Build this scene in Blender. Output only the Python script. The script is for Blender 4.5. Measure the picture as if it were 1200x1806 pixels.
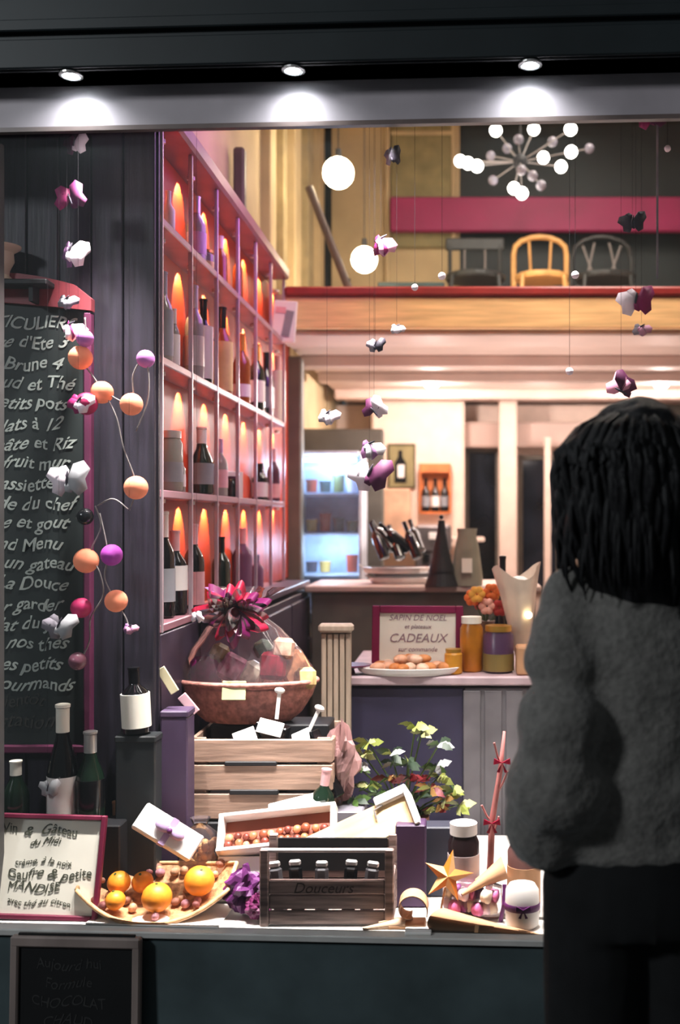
import bpy, math, random
from mathutils import Vector, Matrix, Euler
R = math.radians
random.seed(7)
S = bpy.context.scene
C = S.collection
for o in list(bpy.data.objects): bpy.data.objects.remove(o)

# ------------------------------------------------------------------ camera, world, exposure
F, CX, CZ, EYE = 1800.0, 819.0, 918.0, 1.45
cd = bpy.data.cameras.new('camera'); cam = bpy.data.objects.new('camera', cd); C.objects.link(cam)
cam.location = (0, 0, EYE); cam.rotation_euler = (R(90), 0, 0)
cd.sensor_fit = 'AUTO'; cd.sensor_width = 36; cd.lens = F / 1806 * 36
cd.shift_x = -(CX - 600) / 1806; cd.shift_y = (CZ - 903) / 1806
cd.dof.use_dof = True; cd.dof.focus_distance = 3.0; cd.dof.aperture_fstop = 1.9
cd.clip_start = .05
S.camera = cam
w = bpy.data.worlds.new('night'); S.world = w; w.use_nodes = True
w.node_tree.nodes['Background'].inputs[0].default_value = (.48, .54, .57, 1)
w.node_tree.nodes['Background'].inputs[1].default_value = .085
vs = S.view_settings
vs.view_transform = 'Standard'; vs.look = 'None'; vs.gamma = 1; vs.use_curve_mapping = False; vs.exposure = .25

def P(px, py, D):
    return Vector(((px - CX) * D / F, D, EYE - (py - CZ) * D / F))
def WX(px, D): return (px - CX) * D / F
def WZ(py, D): return EYE - (py - CZ) * D / F

def lamp(kind, name, loc, energy, col=(1, 1, 1), size=.05, rot=(0, 0, 0), ang=60, blend=.4, parent=None, sy=None, spread=170):
    l = bpy.data.lights.new(name, kind); l.energy = energy; l.color = col
    if kind == 'AREA':
        l.size = size; l.spread = R(spread)
        if sy: l.shape = 'RECTANGLE'; l.size_y = sy
    else: l.shadow_soft_size = size
    if kind == 'SPOT': l.spot_size = R(ang); l.spot_blend = blend
    o = bpy.data.objects.new(name, l); C.objects.link(o); o.location = loc; o.rotation_euler = rot
    if parent: o.parent = parent
    return o

WARM, PINK, COOL = (1, .80, .62), (1, .84, .78), (.86, .95, 1)
# general room light: area lamps without fixtures below the high ceiling, side fill outside
lamp('AREA', 'street_lamp_light', (-5.2, -2.0, 4.4), 120, (.90, .96, 1), .8, (R(62), 0, R(-52)))  # unseen lamp added on the left to bring out the sleeve crease
lamp('AREA', 'high_ceiling_light', (.9, 5.6, 4.5), 34, (1, .90, .78), .9)
lamp('AREA', 'window_light_bar', (.25, 3.02, 2.66), 10, (1, .93, .88), 1.6, (R(4), 0, 0), sy=.10, spread=110)
lamp('AREA', 'magenta_light_bar', (-.35, 3.9, 2.9), 7, (.66, .20, 1), .8, (0, R(62), 0), sy=.8)  # area lamp standing in for purple ambient light on the rack

for lx, ly, tx_, ty_, e_ in ((-1.0, 2.78, -1.10, 2.80, 270), (-.60, 2.76, -.66, 2.90, 285), (-.20, 2.74, -.25, 2.93, 285), (.22, 2.72, .05, 2.83, 265)):
    d_ = (Vector((tx_, ty_, .4)) - Vector((lx, ly, 2.6)))
    lamp('SPOT', 'display_spot_beam', (lx, ly, 2.6), e_, (1, .95, .91), .025, d_.to_track_quat('-Z', 'Y').to_euler(), 56, .9)
lamp('AREA', 'gallery_front_light', (.5, 3.9, 4.4), 30, (1, .86, .70), 1.2, (R(38), 0, 0), spread=95)  # unseen lamp added to brighten the wooden gallery fascia
# ------------------------------------------------------------------ materials
def lin(c):
    return tuple(((v / 255) / 12.92 if v / 255 <= .04045 else (((v / 255) + .055) / 1.055) ** 2.4) for v in c) + (1,)
MATS = {}
def mat(name, rgb, rough=.55, metal=0, var=.12, scale=9, bump=.0, emit=0, spec=.4, stretch=(1, 1, 1), sheen=0, trans=0, alpha=1):
    if name in MATS: return MATS[name]
    m = bpy.data.materials.new(name); m.use_nodes = True; MATS[name] = m
    nt = m.node_tree; b = nt.nodes['Principled BSDF']; c = lin(rgb)
    b.inputs['Base Color'].default_value = c
    b.inputs['Roughness'].default_value = rough; b.inputs['Metallic'].default_value = metal
    b.inputs['Specular IOR Level'].default_value = spec
    if sheen: b.inputs['Sheen Weight'].default_value = sheen
    if trans: b.inputs['Transmission Weight'].default_value = trans
    if alpha < 1: b.inputs['Alpha'].default_value = alpha
    if emit:
        b.inputs['Emission Color'].default_value = c; b.inputs['Emission Strength'].default_value = emit
    if var or bump:
        tc = nt.nodes.new('ShaderNodeTexCoord'); mp = nt.nodes.new('ShaderNodeMapping')
        mp.inputs['Scale'].default_value = stretch
        n = nt.nodes.new('ShaderNodeTexNoise'); n.inputs['Scale'].default_value = scale; n.inputs['Detail'].default_value = 5
        nt.links.new(tc.outputs['Object'], mp.inputs[0]); nt.links.new(mp.outputs[0], n.inputs['Vector'])
        if var:
            r = nt.nodes.new('ShaderNodeValToRGB'); e = r.color_ramp.elements
            e[0].position = .3; e[1].position = .72
            e[0].color = tuple(v * (1 - var * 2.2) if v * (1 - var * 2.2) > 0 else 0 for v in c[:3]) + (1,)
            e[1].color = tuple(min(1, v * (1 + var * 1.6)) for v in c[:3]) + (1,)
            nt.links.new(n.outputs['Fac'], r.inputs[0]); nt.links.new(r.outputs[0], b.inputs['Base Color'])
        if bump:
            bp = nt.nodes.new('ShaderNodeBump'); bp.inputs['Strength'].default_value = bump; bp.inputs['Distance'].default_value = .01
            nt.links.new(n.outputs['Fac'], bp.inputs['Height']); nt.links.new(bp.outputs[0], b.inputs['Normal'])
    return m
def glassy(name, rgb, trans=.85, rough=.03, ior=1.45):
    """thin clear sheet: transparent body, fresnel gloss"""
    if name in MATS: return MATS[name]
    m = bpy.data.materials.new(name); m.use_nodes = True; MATS[name] = m; nt = m.node_tree; nt.nodes.clear()
    out = nt.nodes.new('ShaderNodeOutputMaterial'); t = nt.nodes.new('ShaderNodeBsdfTransparent'); g = nt.nodes.new('ShaderNodeBsdfGlossy')
    d = nt.nodes.new('ShaderNodeBsdfDiffuse'); f = nt.nodes.new('ShaderNodeFresnel'); f.inputs[0].default_value = ior
    m1 = nt.nodes.new('ShaderNodeMixShader'); m2 = nt.nodes.new('ShaderNodeMixShader')
    c = lin(rgb); t.inputs[0].default_value = (1, 1, 1, 1) if trans > .9 else tuple(.5 + .5 * v for v in c[:3]) + (1,)
    d.inputs[0].default_value = c; g.inputs[1].default_value = rough; m1.inputs[0].default_value = 1 - trans
    nt.links.new(t.outputs[0], m1.inputs[1]); nt.links.new(d.outputs[0], m1.inputs[2])
    nt.links.new(f.outputs[0], m2.inputs[0]); nt.links.new(m1.outputs[0], m2.inputs[1]); nt.links.new(g.outputs[0], m2.inputs[2])
    nt.links.new(m2.outputs[0], out.inputs[0]); return m
def emitter(name, rgb, s):
    return mat(name, rgb, .5, var=0, emit=s)

FASCIA = mat('fascia_paint', (38, 45, 48), .5, var=.15, scale=3, bump=.05)
TRANSOM = mat('transom_paint', (186, 176, 182), .5, var=.1, scale=4)
SILLM = mat('sill_stone', (205, 202, 198), .45, var=.06)
WALLOUT = mat('outer_wall_paint', (78, 92, 95), .6, var=.15, scale=5, bump=.1)
PLUMW = mat('plum_plank', (38, 33, 45), .5, var=.25, scale=6, stretch=(9, 9, .6), bump=.15)
RED = mat('red_lacquer', (172, 52, 20), .45, var=.08, scale=3)
RACKW = mat('rack_mauve_wood', (158, 112, 122), .4, var=.1)
RACKM = mat('rack_upright_metal', (190, 172, 180), .3, .4, var=0)
PLUM = mat('plum_lacquer', (84, 40, 62), .4, var=.1)
DKCAB = mat('dark_cabinet', (58, 46, 62), .45, var=.15)
BEIGE = mat('beige_plaster', (188, 168, 130), .8, var=.12, scale=2, bump=.05)
OLIVE = mat('olive_panel', (138, 128, 88), .7, var=.12)
PILO = mat('khaki_plaster', (160, 144, 108), .8)
DKTEAL = mat('dark_teal_wall', (34, 44, 46), .5, var=.3, scale=1.5)
MAG = mat('magenta_paint', (146, 32, 84), .5, var=.1, scale=3)
WOODF = mat('fascia_wood', (232, 188, 134), .45, var=.12, scale=5, stretch=(.6, 8, 8))
REDR = mat('red_rail', (140, 36, 34), .4, var=.1)
CEILU = mat('gallery_underside', (196, 172, 160), .6, var=.06, scale=3)
CREAM = mat('cream_plaster', (228, 206, 190), .75, var=.04)
GREYG = mat('grey_green_paint', (104, 98, 88), .6, var=.1)
FLOORM = mat('floor_boards', (96, 74, 60), .5, var=.2, scale=4, stretch=(6, .6, 1))
PAVE = mat('pavement', (70, 72, 74), .8, var=.2, bump=.2)
BLACK = mat('black_gloss', (14, 14, 17), .2, var=0)
BLACKM = mat('black_matte', (22, 22, 26), .6, var=.1)
WHITE = mat('white_paper', (236, 232, 228), .6, var=.03)
CARD = mat('ivory_card', (240, 236, 222), .6, var=.03)
PURP = mat('purple_paper', (92, 34, 92), .5, var=.2, scale=20)
PURPB = mat('purple_box', (74, 58, 84), .5, var=.06)
DGREEN = mat('dark_green_glass', (18, 34, 24), .12, var=0, spec=.8)
DGLASS = mat('black_bottle_glass', (12, 12, 14), .1, var=0, spec=.8)
AMBERG = mat('amber_glass', (150, 74, 20), .15, var=.1, spec=.7)
CLEARG = mat('pale_bottle_glass', (150, 150, 140), .12, var=.05, spec=.8)
FOILW = mat('silver_foil', (210, 208, 206), .3, .6, var=.05)
GOLD = mat('gold_foil', (206, 160, 70), .3, .6, var=.05)
KRAFT = mat('kraft_paper', (206, 158, 118), .7, var=.1, bump=.1)
PINE = mat('pale_pine', (226, 196, 148), .5, var=.1, scale=8, stretch=(.6, 6, 6))
CRATEW = mat('weathered_crate_wood', (168, 138, 120), .6, var=.18, scale=10, stretch=(.6, 6, 6), bump=.15)
CRATEG = mat('grey_rough_wood', (152, 130, 124), .6, var=.3, scale=12, stretch=(.5, 6, 6), bump=.25)
CHALK = mat('chalkboard_slate', (34, 42, 42), .6, var=.2, scale=2)
CHALKW = mat('chalk', (168, 178, 172), .8, var=.15)
CHALKF = mat('faint_chalk', (60, 60, 58), .8, var=.1)
INK = mat('ink', (72, 74, 60), .6, var=0)
INKF = mat('faded_ink', (150, 120, 130), .6, var=0)
MAROON = mat('maroon_frame', (104, 22, 52), .45, var=.1)
RFRAME = mat('dull_red_frame', (128, 52, 60), .5, var=.12)
ORANGE = mat('orange_peel', (232, 146, 40), .45, var=.1, scale=30, bump=.15)
THREAD = mat('nylon_thread', (22, 20, 24), 1, var=0, spec=.1)
CORD = mat('grey_cord', (130, 124, 122), .5, var=0)
GLASS = glassy('window_glass', (240, 250, 250), .985, .01, 1.35)
CELLO = glassy('cellophane', (250, 225, 235), .955, .12, 1.4)
BALLG = glassy('bauble_glass', (220, 220, 230), .6, .05, 1.6)

# ------------------------------------------------------------------ mesh builder
class MB:
    def __init__(s): s.v = []; s.f = []
    def add(s, vs, fs, M=None):
        o = len(s.v)
        s.v += [tuple(M @ Vector(v)) if M else tuple(v) for v in vs]
        s.f += [tuple(i + o for i in f) for f in fs]; return s
    def box(s, c, d, rot=None, b=0.0):
        x, y, z = d[0] / 2, d[1] / 2, d[2] / 2
        M = Matrix.Translation(c) @ (Euler(rot).to_matrix().to_4x4() if rot else Matrix())
        b = min(b, x * .9, y * .9, z * .9)
        if b <= 0:
            vs = [(i * x, j * y, k * z) for i in (-1, 1) for j in (-1, 1) for k in (-1, 1)]
            return s.add(vs, [(0, 1, 3, 2), (4, 6, 7, 5), (0, 4, 5, 1), (2, 3, 7, 6), (0, 2, 6, 4), (1, 5, 7, 3)], M)
        vs = []
        for i in (-1, 1):
            for j in (-1, 1):
                for k in (-1, 1):
                    vs += [(i * x, j * (y - b), k * (z - b)), (i * (x - b), j * y, k * (z - b)), (i * (x - b), j * (y - b), k * z)]
        I = lambda i, j, k, a: ((i > 0) * 4 + (j > 0) * 2 + (k > 0)) * 3 + a
        fs = []
        for i in (-1, 1):
            q = [I(i, -1, -1, 0), I(i, 1, -1, 0), I(i, 1, 1, 0), I(i, -1, 1, 0)]; fs.append(q if i > 0 else q[::-1])
            q = [I(-1, i, -1, 1), I(1, i, -1, 1), I(1, i, 1, 1), I(-1, i, 1, 1)]; fs.append(q if i < 0 else q[::-1])
            q = [I(-1, -1, i, 2), I(1, -1, i, 2), I(1, 1, i, 2), I(-1, 1, i, 2)]; fs.append(q if i > 0 else q[::-1])
            for j in (-1, 1):
                fs.append([I(i, j, -1, 0), I(i, j, 1, 0), I(i, j, 1, 1), I(i, j, -1, 1)])
                fs.append([I(i, -1, j, 0), I(i, 1, j, 0), I(i, 1, j, 2), I(i, -1, j, 2)])
                fs.append([I(-1, i, j, 1), I(1, i, j, 1), I(1, i, j, 2), I(-1, i, j, 2)])
                for k in (-1, 1): fs.append([I(i, j, k, 0), I(i, j, k, 1), I(i, j, k, 2)])
        return s.add(vs, fs, M)
    def lathe(s, prof, c=(0, 0, 0), n=20, rot=None, sx=1, sy=1):
        M = Matrix.Translation(c) @ (Euler(rot).to_matrix().to_4x4() if rot else Matrix())
        vs = []; fs = []
        for r, z in prof:
            for k in range(n):
                a = 2 * math.pi * k / n; vs.append((r * math.cos(a) * sx, r * math.sin(a) * sy, z))
        for i in range(len(prof) - 1):
            for k in range(n):
                k2 = (k + 1) % n; fs.append((i * n + k, i * n + k2, (i + 1) * n + k2, (i + 1) * n + k))
        fs.append(tuple(range(n))[::-1]); fs.append(tuple((len(prof) - 1) * n + k for k in range(n)))
        return s.add(vs, fs, M)
    def cyl(s, c, r, h, n=16, rot=None): return s.lathe([(r, -h / 2), (r, h / 2)], c, n, rot)
    def ball(s, c, r, n=14, sc=(1, 1, 1), rot=None):
        m = n // 2 + 1
        pr = [(r * math.sin(math.pi * i / m) + 1e-5, -r * math.cos(math.pi * i / m)) for i in range(m + 1)]
        b = MB().lathe(pr, (0, 0, 0), n)
        M = Matrix.Translation(c) @ (Euler(rot).to_matrix().to_4x4() if rot else Matrix()) @ Matrix.Diagonal((*sc, 1))
        return s.add(b.v, b.f, M)
    def tube(s, pts, r, n=8, radii=None, flat=1):
        pts = [Vector(p) for p in pts]; vs = []; fs = []; up = Vector((0.13, .21, .97))
        for i, p in enumerate(pts):
            t = (pts[min(i + 1, len(pts) - 1)] - pts[max(i - 1, 0)]).normalized()
            a = t.cross(up)
            if a.length < .05: a = t.cross(Vector((1, 0, 0)))
            a.normalize(); b = a.cross(t).normalized(); rr = radii[i] if radii else r
            for k in range(n):
                g = 2 * math.pi * k / n; vs.append(p + a * rr * math.cos(g) + b * rr * flat * math.sin(g))
        for i in range(len(pts) - 1):
            for k in range(n):
                k2 = (k + 1) % n; fs.append((i * n + k, i * n + k2, (i + 1) * n + k2, (i + 1) * n + k))
        fs.append(tuple(range(n))[::-1]); fs.append(tuple((len(pts) - 1) * n + k for k in range(n)))
        return s.add(vs, fs)
    def prism(s, poly, t, M=None):
        """poly in XZ plane, thickness t along Y"""
        n = len(poly); vs = [(x, -t / 2, z) for x, z in poly] + [(x, t / 2, z) for x, z in poly]
        fs = [tuple(range(n)), tuple(range(n, 2 * n))[::-1]] + [(i, i + n, (i + 1) % n + n, (i + 1) % n) for i in range(n)]
        return s.add(vs, fs, M)
    def build(s, name, m, parent=None, smooth=False, loc=None, rot=None):
        me = bpy.data.meshes.new(name); me.from_pydata(s.v, [], s.f); me.update()
        me.materials.append(m)
        if smooth: me.polygons.foreach_set('use_smooth', [True] * len(me.polygons))
        o = bpy.data.objects.new(name, me); C.objects.link(o)
        if parent: o.parent = parent
        if loc is not None: o.location = loc
        if rot is not None: o.rotation_euler = rot
        return o
def smoothed(o, ang=40):
    me = o.data; me.polygons.foreach_set('use_smooth', [True] * len(me.polygons))
    try: me.set_sharp_from_angle(angle=R(ang))
    except Exception: pass
    return o
def tag(o, label, cat, group=None, kind=None):
    o['label'] = label; o['category'] = cat
    if group: o['group'] = group
    if kind: o['kind'] = kind
    return o
def thing(name, label, cat, loc=(0, 0, 0), rot=(0, 0, 0), group=None):
    o = bpy.data.objects.new(name, None); o.empty_display_size = .05; C.objects.link(o)
    o.location = loc; o.rotation_euler = rot; return tag(o, label, cat, group)
def struct(name, mb, m, label=None, cat=None, loc=None, rot=None, parent=None):
    o = mb.build(name, m, parent, loc=loc, rot=rot)
    if not parent: o['kind'] = 'structure'; o['label'] = label or name; o['category'] = cat or name.split('_')[0]
    return o
def clone(root, loc, rot=None, label=None, group=None, scale=None):
    r = root.copy(); C.objects.link(r); r.location = loc
    if rot is not None: r.rotation_euler = rot
    if label: r['label'] = label
    if group: r['group'] = group
    if scale: r.scale = (scale,) * 3
    for ch in list(root.children):
        c = ch.copy(); C.objects.link(c); c.parent = r
        for g in list(ch.children):
            d = g.copy(); C.objects.link(d); d.parent = c
    return r
def text(parent, body, loc, size, m, rot=(R(90), 0, 0), shear=.3, name='lettering', align='CENTER', thick=.0004, bold=.0):
    cu = bpy.data.curves.new(name, 'FONT'); cu.body = body; cu.size = size; cu.shear = shear; cu.extrude = thick
    cu.align_x = align; cu.align_y = 'CENTER'; cu.offset = bold; cu.resolution_u = 3
    cu.materials.append(m); o = bpy.data.objects.new(name, cu); C.objects.link(o)
    o.parent = parent; o.location = loc; o.rotation_euler = rot; return o

# ------------------------------------------------------------------ SETTING: facade (turned 3 degrees)
FL, FR = Vector((-1.23, 2.70, 0)), (0, 0, R(-3))
def fac(name, mb, m, label, cat): return struct(name, mb, m, label, cat, FL, FR)
def onfac(x, y, z): return FL + Matrix.Rotation(R(-3), 3, 'Z') @ Vector((x, y, z))
fas = fac('trim_fascia', MB().box((1.2, .1275, 3.17), (5.4, .395, 1.13)), FASCIA, 'dark painted fascia above the shop window', 'fascia')
for zz, dd, hh in ((2.645, .012, .075), (2.715, .02, .03), (2.80, .012, .012)):
    MB().box((1.2, -.07 - dd / 2, zz), (5.4, dd, hh), b=.003).build('moulding', FASCIA, fas)
fac('trim_transom', MB().box((1.2, .040, 2.548), (5.4, .03, .114)), TRANSOM, 'grey painted board over the window glass, lit by downlights', 'board')
fac('trim_soffit', MB().box((1.2, -.02, 2.608), (5.4, .085, .006)), TRANSOM, 'pale narrow soffit above the window', 'soffit')
fac('trim_window_edge', MB().box((1.2, .022, 2.488), (5.4, .02, .012)), mat('edge_lip', (120, 104, 100), .4), 'thin lip along the top of the window', 'trim')
SIL = fac('trim_sill', MB().box((1.2, .065, .3620), (5.4, .14, .018), b=.003), SILLM, 'pale grey window sill along the display', 'sill')
fac('wall_front', MB().box((1.2, .06, .17), (5.4, .12, .35)), WALLOUT, 'dark grey green wall under the window', 'wall')
pane = fac('window_1', MB().box((1.2, .035, 1.428), (5.4, .006, 2.115)), GLASS, 'large clear shop window pane', 'window')
struct('trim_post', MB().box((0, 0, 0), (.03, .05, 2.1), b=.003), mat('post_paint', (74, 72, 72), .5), 'slim pale window post at the left edge', 'post', onfac(-.052, .075, 1.43), FR)
struct('pavement', MB().box((0, 0, -.05), (9, 9, .1)), PAVE, 'dark pavement outside the shop', 'ground', (0.5, -1.9, 0))
# platform behind the glass
struct('trim_platform', MB().box((.35, 3.14, .19), (3.3, .72, .36)), SILLM, 'pale display platform behind the glass', 'platform')

# ------------------------------------------------------------------ SETTING: room
struct('floor', MB().box((1.0, 5.8, -.05), (4.4, 6.6, .1)), FLOORM, 'brown shop floor', 'floor')
wl = struct('wall_left', MB().box((-1.10, 5.9, 2.4), (.1, 5.8, 4.8)), BEIGE, 'beige plaster left wall of the shop', 'wall')
struct('wall_right', MB().box((3.1, 5.9, 2.4), (.1, 6.4, 4.8)), CREAM, 'cream right wall of the shop', 'wall')
struct('ceiling', MB().box((1.0, 5.9, 4.75), (4.3, 6.4, .1)), CREAM, 'cream high ceiling of the shop', 'ceiling')
UB = 7.6
struct('wall_upper_back', MB().box((1.0, UB + .05, 3.65), (4.1, .1, 2.1)), DKTEAL, 'dark upper back wall above the gallery', 'wall')
o = struct('wall_upper_panel', MB().box((WX(700, UB), UB - .06, 3.62), (.94, .1, 2.05)), BEIGE, 'beige wall piece beside the dark gallery wall', 'wall')
a, b_ = WX(690, UB - .12), WX(798, UB - .12)
MB().box(((a + b_) / 2, UB - .125, 4.02), (b_ - a, .03, 1.15), b=.008).build('panel', OLIVE, o)
for px in (684, 800): MB().box((WX(px, UB - .13), UB - .13, 3.62), (.03, .05, 2.0), b=.004).build('batten', BEIGE, o)
MB().box(((a + b_) / 2, UB - .13, WZ(236, UB - .13)), (b_ - a, .05, .03), b=.004).build('batten', BEIGE, o)
# upper left wall pilasters, receding along the wall
for y0, wd, m, x in ((5.35, .16, BEIGE, -1.03), (5.75, .10, PILO, -1.035), (6.15, .22, BEIGE, -1.03), (6.7, .22, PILO, -1.035), (7.2, .2, BEIGE, -1.03)):
    MB().box((x, y0, 3.68), (.06, wd, 2.05), b=.006).build('pilaster', m, wl)
mb_ = struct('trim_magenta_band', MB().box(((WX(690, 7.5) + 3) / 2, 7.42, (WZ(355, 7.5) + WZ(415, 7.5)) / 2), (3 - WX(690, 7.5), .06, WZ(355, 7.5) - WZ(415, 7.5)), b=.01), MAG, 'broad magenta band across the gallery wall', 'band')
# gallery slab
G0 = 5.15
struct('trim_gallery_slab', MB().box((1.03, (G0 + 7.6) / 2 + .02, 2.52), (4.0, 7.6 - G0 - .04, .16)), CEILU, 'gallery floor slab', 'slab')
struct('trim_gallery_fascia', MB().box((1.09, G0, 2.4955), (3.98, .05, .157), b=.006), WOODF, 'warm wooden fascia along the gallery edge', 'fascia')
struct('trim_gallery_rail', MB().box((1.09, G0 - .005, 2.599), (3.98, .08, .048), b=.01), REDR, 'dark red strip along the top of the gallery edge', 'trim')
ce = struct('ceiling_lower', MB().box((1.03, 6.85, 2.43), (4.0, 3.3, .02)), CEILU, 'pale ceiling under the gallery', 'ceiling')
for yy, hh, wd in ((5.35, .03, .34), (6.05, .07, .14), (6.75, .06, .14), (7.6, .07, .14)):
    MB().box((1.03, yy, 2.42 - hh / 2), (3.98, wd, hh), b=.008).build('beam', CEILU, ce)
# lower back part
struct('wall_back', MB().box((.2, 8.45, 1.2), (2.6, .1, 2.4)), CREAM, 'cream back wall of the shop', 'wall')
struct('wall_back_far', MB().box((1.03, 9.0, 1.25), (4.1, .1, 2.5)), GREYG, 'wall at the far back', 'wall')
struct('wall_block', MB().box(((WX(655, 7.9) + WX(820, 7.9)) / 2, 8.05, 1.21), (WX(820, 7.9) - WX(655, 7.9), .3, 2.42), b=.02), CREAM, 'bright cream wall block behind the counter', 'wall')
wg = struct('wall_grey_panel', MB().box((-.78, 6.6, 1.02), (.52, .08, 2.04), b=.01), GREYG, 'grey green panel behind the chiller', 'panel')
struct('trim_column', MB().box((-.965, 5.82, 1.2), (.09, .10, 2.36), b=.01), GREYG, 'grey green column at the end of the wine rack', 'column')
def dark_window(n, x0, x1, y0, y1, D):
    fr = struct('window_%d' % n, MB().box(((WX(x0, D) + WX(x1, D)) / 2, D, (WZ(y0, D) + WZ(y1, D)) / 2), (WX(x1, D) - WX(x0, D), .03, WZ(y0, D) - WZ(y1, D))), mat('night_glass', (40, 44, 54), .15, var=.4, scale=2), 'dark window pane at the back of the shop', 'window')
    for px in (x0, x1): MB().box((WX(px, D), D - .03, (WZ(y0, D) + WZ(y1, D)) / 2), (.035, .06, WZ(y0, D) - WZ(y1, D) + .05), b=.004).build('window_frame', GREYG, fr)
    MB().box(((WX(x0, D) + WX(x1, D)) / 2, D - .03, WZ(y0, D)), (WX(x1, D) - WX(x0, D), .06, .035), b=.004).build('window_frame', GREYG, fr)
dark_window(2, 824, 878, 795, 1045, 8.36)
dark_window(3, 918, 985, 808, 1045, 8.36)
struct('trim_pillar', MB().box((WX(897, 7.9), 8.0, 1.2), (.14, .14, 2.38), b=.01), CREAM, 'cream pillar between the two dark back windows', 'pillar')
struct('trim_lintel', MB().box((1.0, 8.2, WZ(768, 8.2)), (2.0, .16, .20), b=.01), CEILU, 'pale lintel above the back windows', 'lintel')
struct('trim_post_back', MB().box((WX(966, 8.0), 8.0, 1.1), (.05, .08, 2.0), b=.005), CREAM, 'narrow cream post in front of the back window', 'post')

# plank partition at the left of the display
pt = struct('wall_partition', MB().box((-1.33, 3.012, 1.5), (.86, .012, 2.28)), PLUMW, 'dark plum plank partition behind the chalkboard', 'wall')
k = 0; x = -1.75
while x < -.905:
    wd = min(.094, -.902 - x); MB().box((x + wd / 2, 2.995, 1.5), (wd - .004, .022 + .003 * (k % 2), 2.28), b=.003).build('plank', PLUMW, pt); x += wd; k += 1

# ------------------------------------------------------------------ WINE RACK
RX, RD0, BAY, NB = -.90, 3.03, .35, 6
ZS = [2.347, 1.93, 1.53, 1.127]
rack = thing('wine_rack', 'tall red backed wine rack lit by small spotlights along the left wall', 'rack', (RX, RD0, 0))
pl_ = MB().box((-.95, RD0 + BAY * NB / 2, .556), (.10, BAY * NB, 1.11), b=.003).build('rack_plinth', DKCAB); tag(pl_, 'dark plinth carrying the wine rack', 'plinth')
L = BAY * NB
for r_, (zt, zb) in enumerate(((2.66, ZS[0]), (ZS[0], ZS[1]), (ZS[1], ZS[2]), (ZS[2], ZS[3]))):
    for c_ in range(NB + 2):
        MB().box((-.1, BAY * (c_ + .5), (zt + zb) / 2), (.008, BAY - .004, zt - zb - .004)).build('back_panel', RED, rack)
for z in ZS: MB().box((-.055, L / 2, z), (.108, L + .01, .024), b=.003).build('shelf', RACKW, rack)
MB().box((-.045, L / 2, 2.69), (.13, L + .02, .06), b=.01).build('top_moulding', mat('mauve_moulding', (132, 70, 84), .4), rack)
for i in range(NB + 1):
    y = BAY * i; y = max(.008, min(L - .008, y))
    MB().box((-.006, y, 1.887), (.014 if i else .02, .012, 1.543), b=.002).build('upright', RACKM, rack)
puck = MB().cyl((0, 0, 0), .014, .012, 12)
me0 = None
for z in [2.66] + ZS[:3]:
    for i in range(NB + 1):
        p = (-.052 if i < NB else -.075, BAY * (i + .5), z - .019)
        if me0 is None:
            o = puck.build('spotlight', FOILW, rack, loc=p); me0 = o.data
        else:
            o = bpy.data.objects.new('spotlight', me0); C.objects.link(o); o.parent = rack; o.location = p
        lamp('SPOT', 'spot_beam', (0, 0, -.010), 8.0, (1, .72, .36), .005, (0, R(41), 0), 80, .15, parent=o)
# ------------------------------------------------------------------ builders
def bottle(name, label, loc, h=.3, r=.038, glass=DGLASS, lab=CARD, foil=BLACK, group=None, rot=(0, 0, 0), kind='wine', cat='bottle', labz=(.16, .48)):
    t = thing(name, label, cat, loc, rot, group)
    if kind == 'wine': pr = [(r * .8, 0), (r, .02 * h), (r, .58 * h), (r * .85, .66 * h), (r * .42, .75 * h), (r * .36, .80 * h), (r * .36, .99 * h), (r * .40, 1.0 * h)]
    elif kind == 'fizz': pr = [(r * .8, 0), (r, .03 * h), (r * 1.02, .42 * h), (r * .86, .55 * h), (r * .5, .70 * h), (r * .38, .8 * h), (r * .38, .98 * h), (r * .46, 1.0 * h)]
    elif kind == 'jar': pr = [(r * .85, 0), (r, .04 * h), (r, .78 * h), (r * .8, .86 * h), (r * .8, .9 * h)]
    else: pr = [(r * .9, 0), (r, .02 * h), (r, .62 * h), (r * .5, .74 * h), (r * .4, .8 * h), (r * .4, .97 * h), (r * .4, h)]
    smoothed(MB().lathe(pr, n=18).build('bottle_body', glass, t))
    if kind == 'jar': smoothed(MB().cyl((0, 0, .93 * h), r * .88, .12 * h, 18).build('lid', foil, t))
    else:
        rr = r * (.40 if kind != 'fizz' else .44)
        smoothed(MB().lathe([(rr, .78 * h), (rr, 1.0 * h), (rr * 1.12, 1.0 * h), (rr * 1.12, 1.025 * h), (rr * .9, 1.03 * h)], n=14).build('foil_cap', foil, t))
    if lab:
        smoothed(MB().lathe([(r * 1.0, labz[0] * h), (r * 1.035, labz[0] * h), (r * 1.035, labz[1] * h), (r * 1.0, labz[1] * h)], n=18).build('paper_label', lab, t))
    return t
def on_rack(col, row, f=.5):
    return Vector((RX - .05, RD0 + BAY * (col + f), ZS[row] + .012))
WB = 'bottles and jars on the wine rack'
def rb(px, row, label, **k):
    D = -(RX - .05) * F / (CX - px)
    return bottle(k.pop('name', 'wine_bottle'), label, (RX - .056, D, ZS[row] + .0125), group=WB, **k)
LG = mat('lilac_label', (196, 170, 200), .5); PL = mat('pink_label', (226, 176, 180), .5); YL = mat('straw_label', (226, 206, 130), .5); GL = mat('grey_label', (140, 144, 150), .4)
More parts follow.
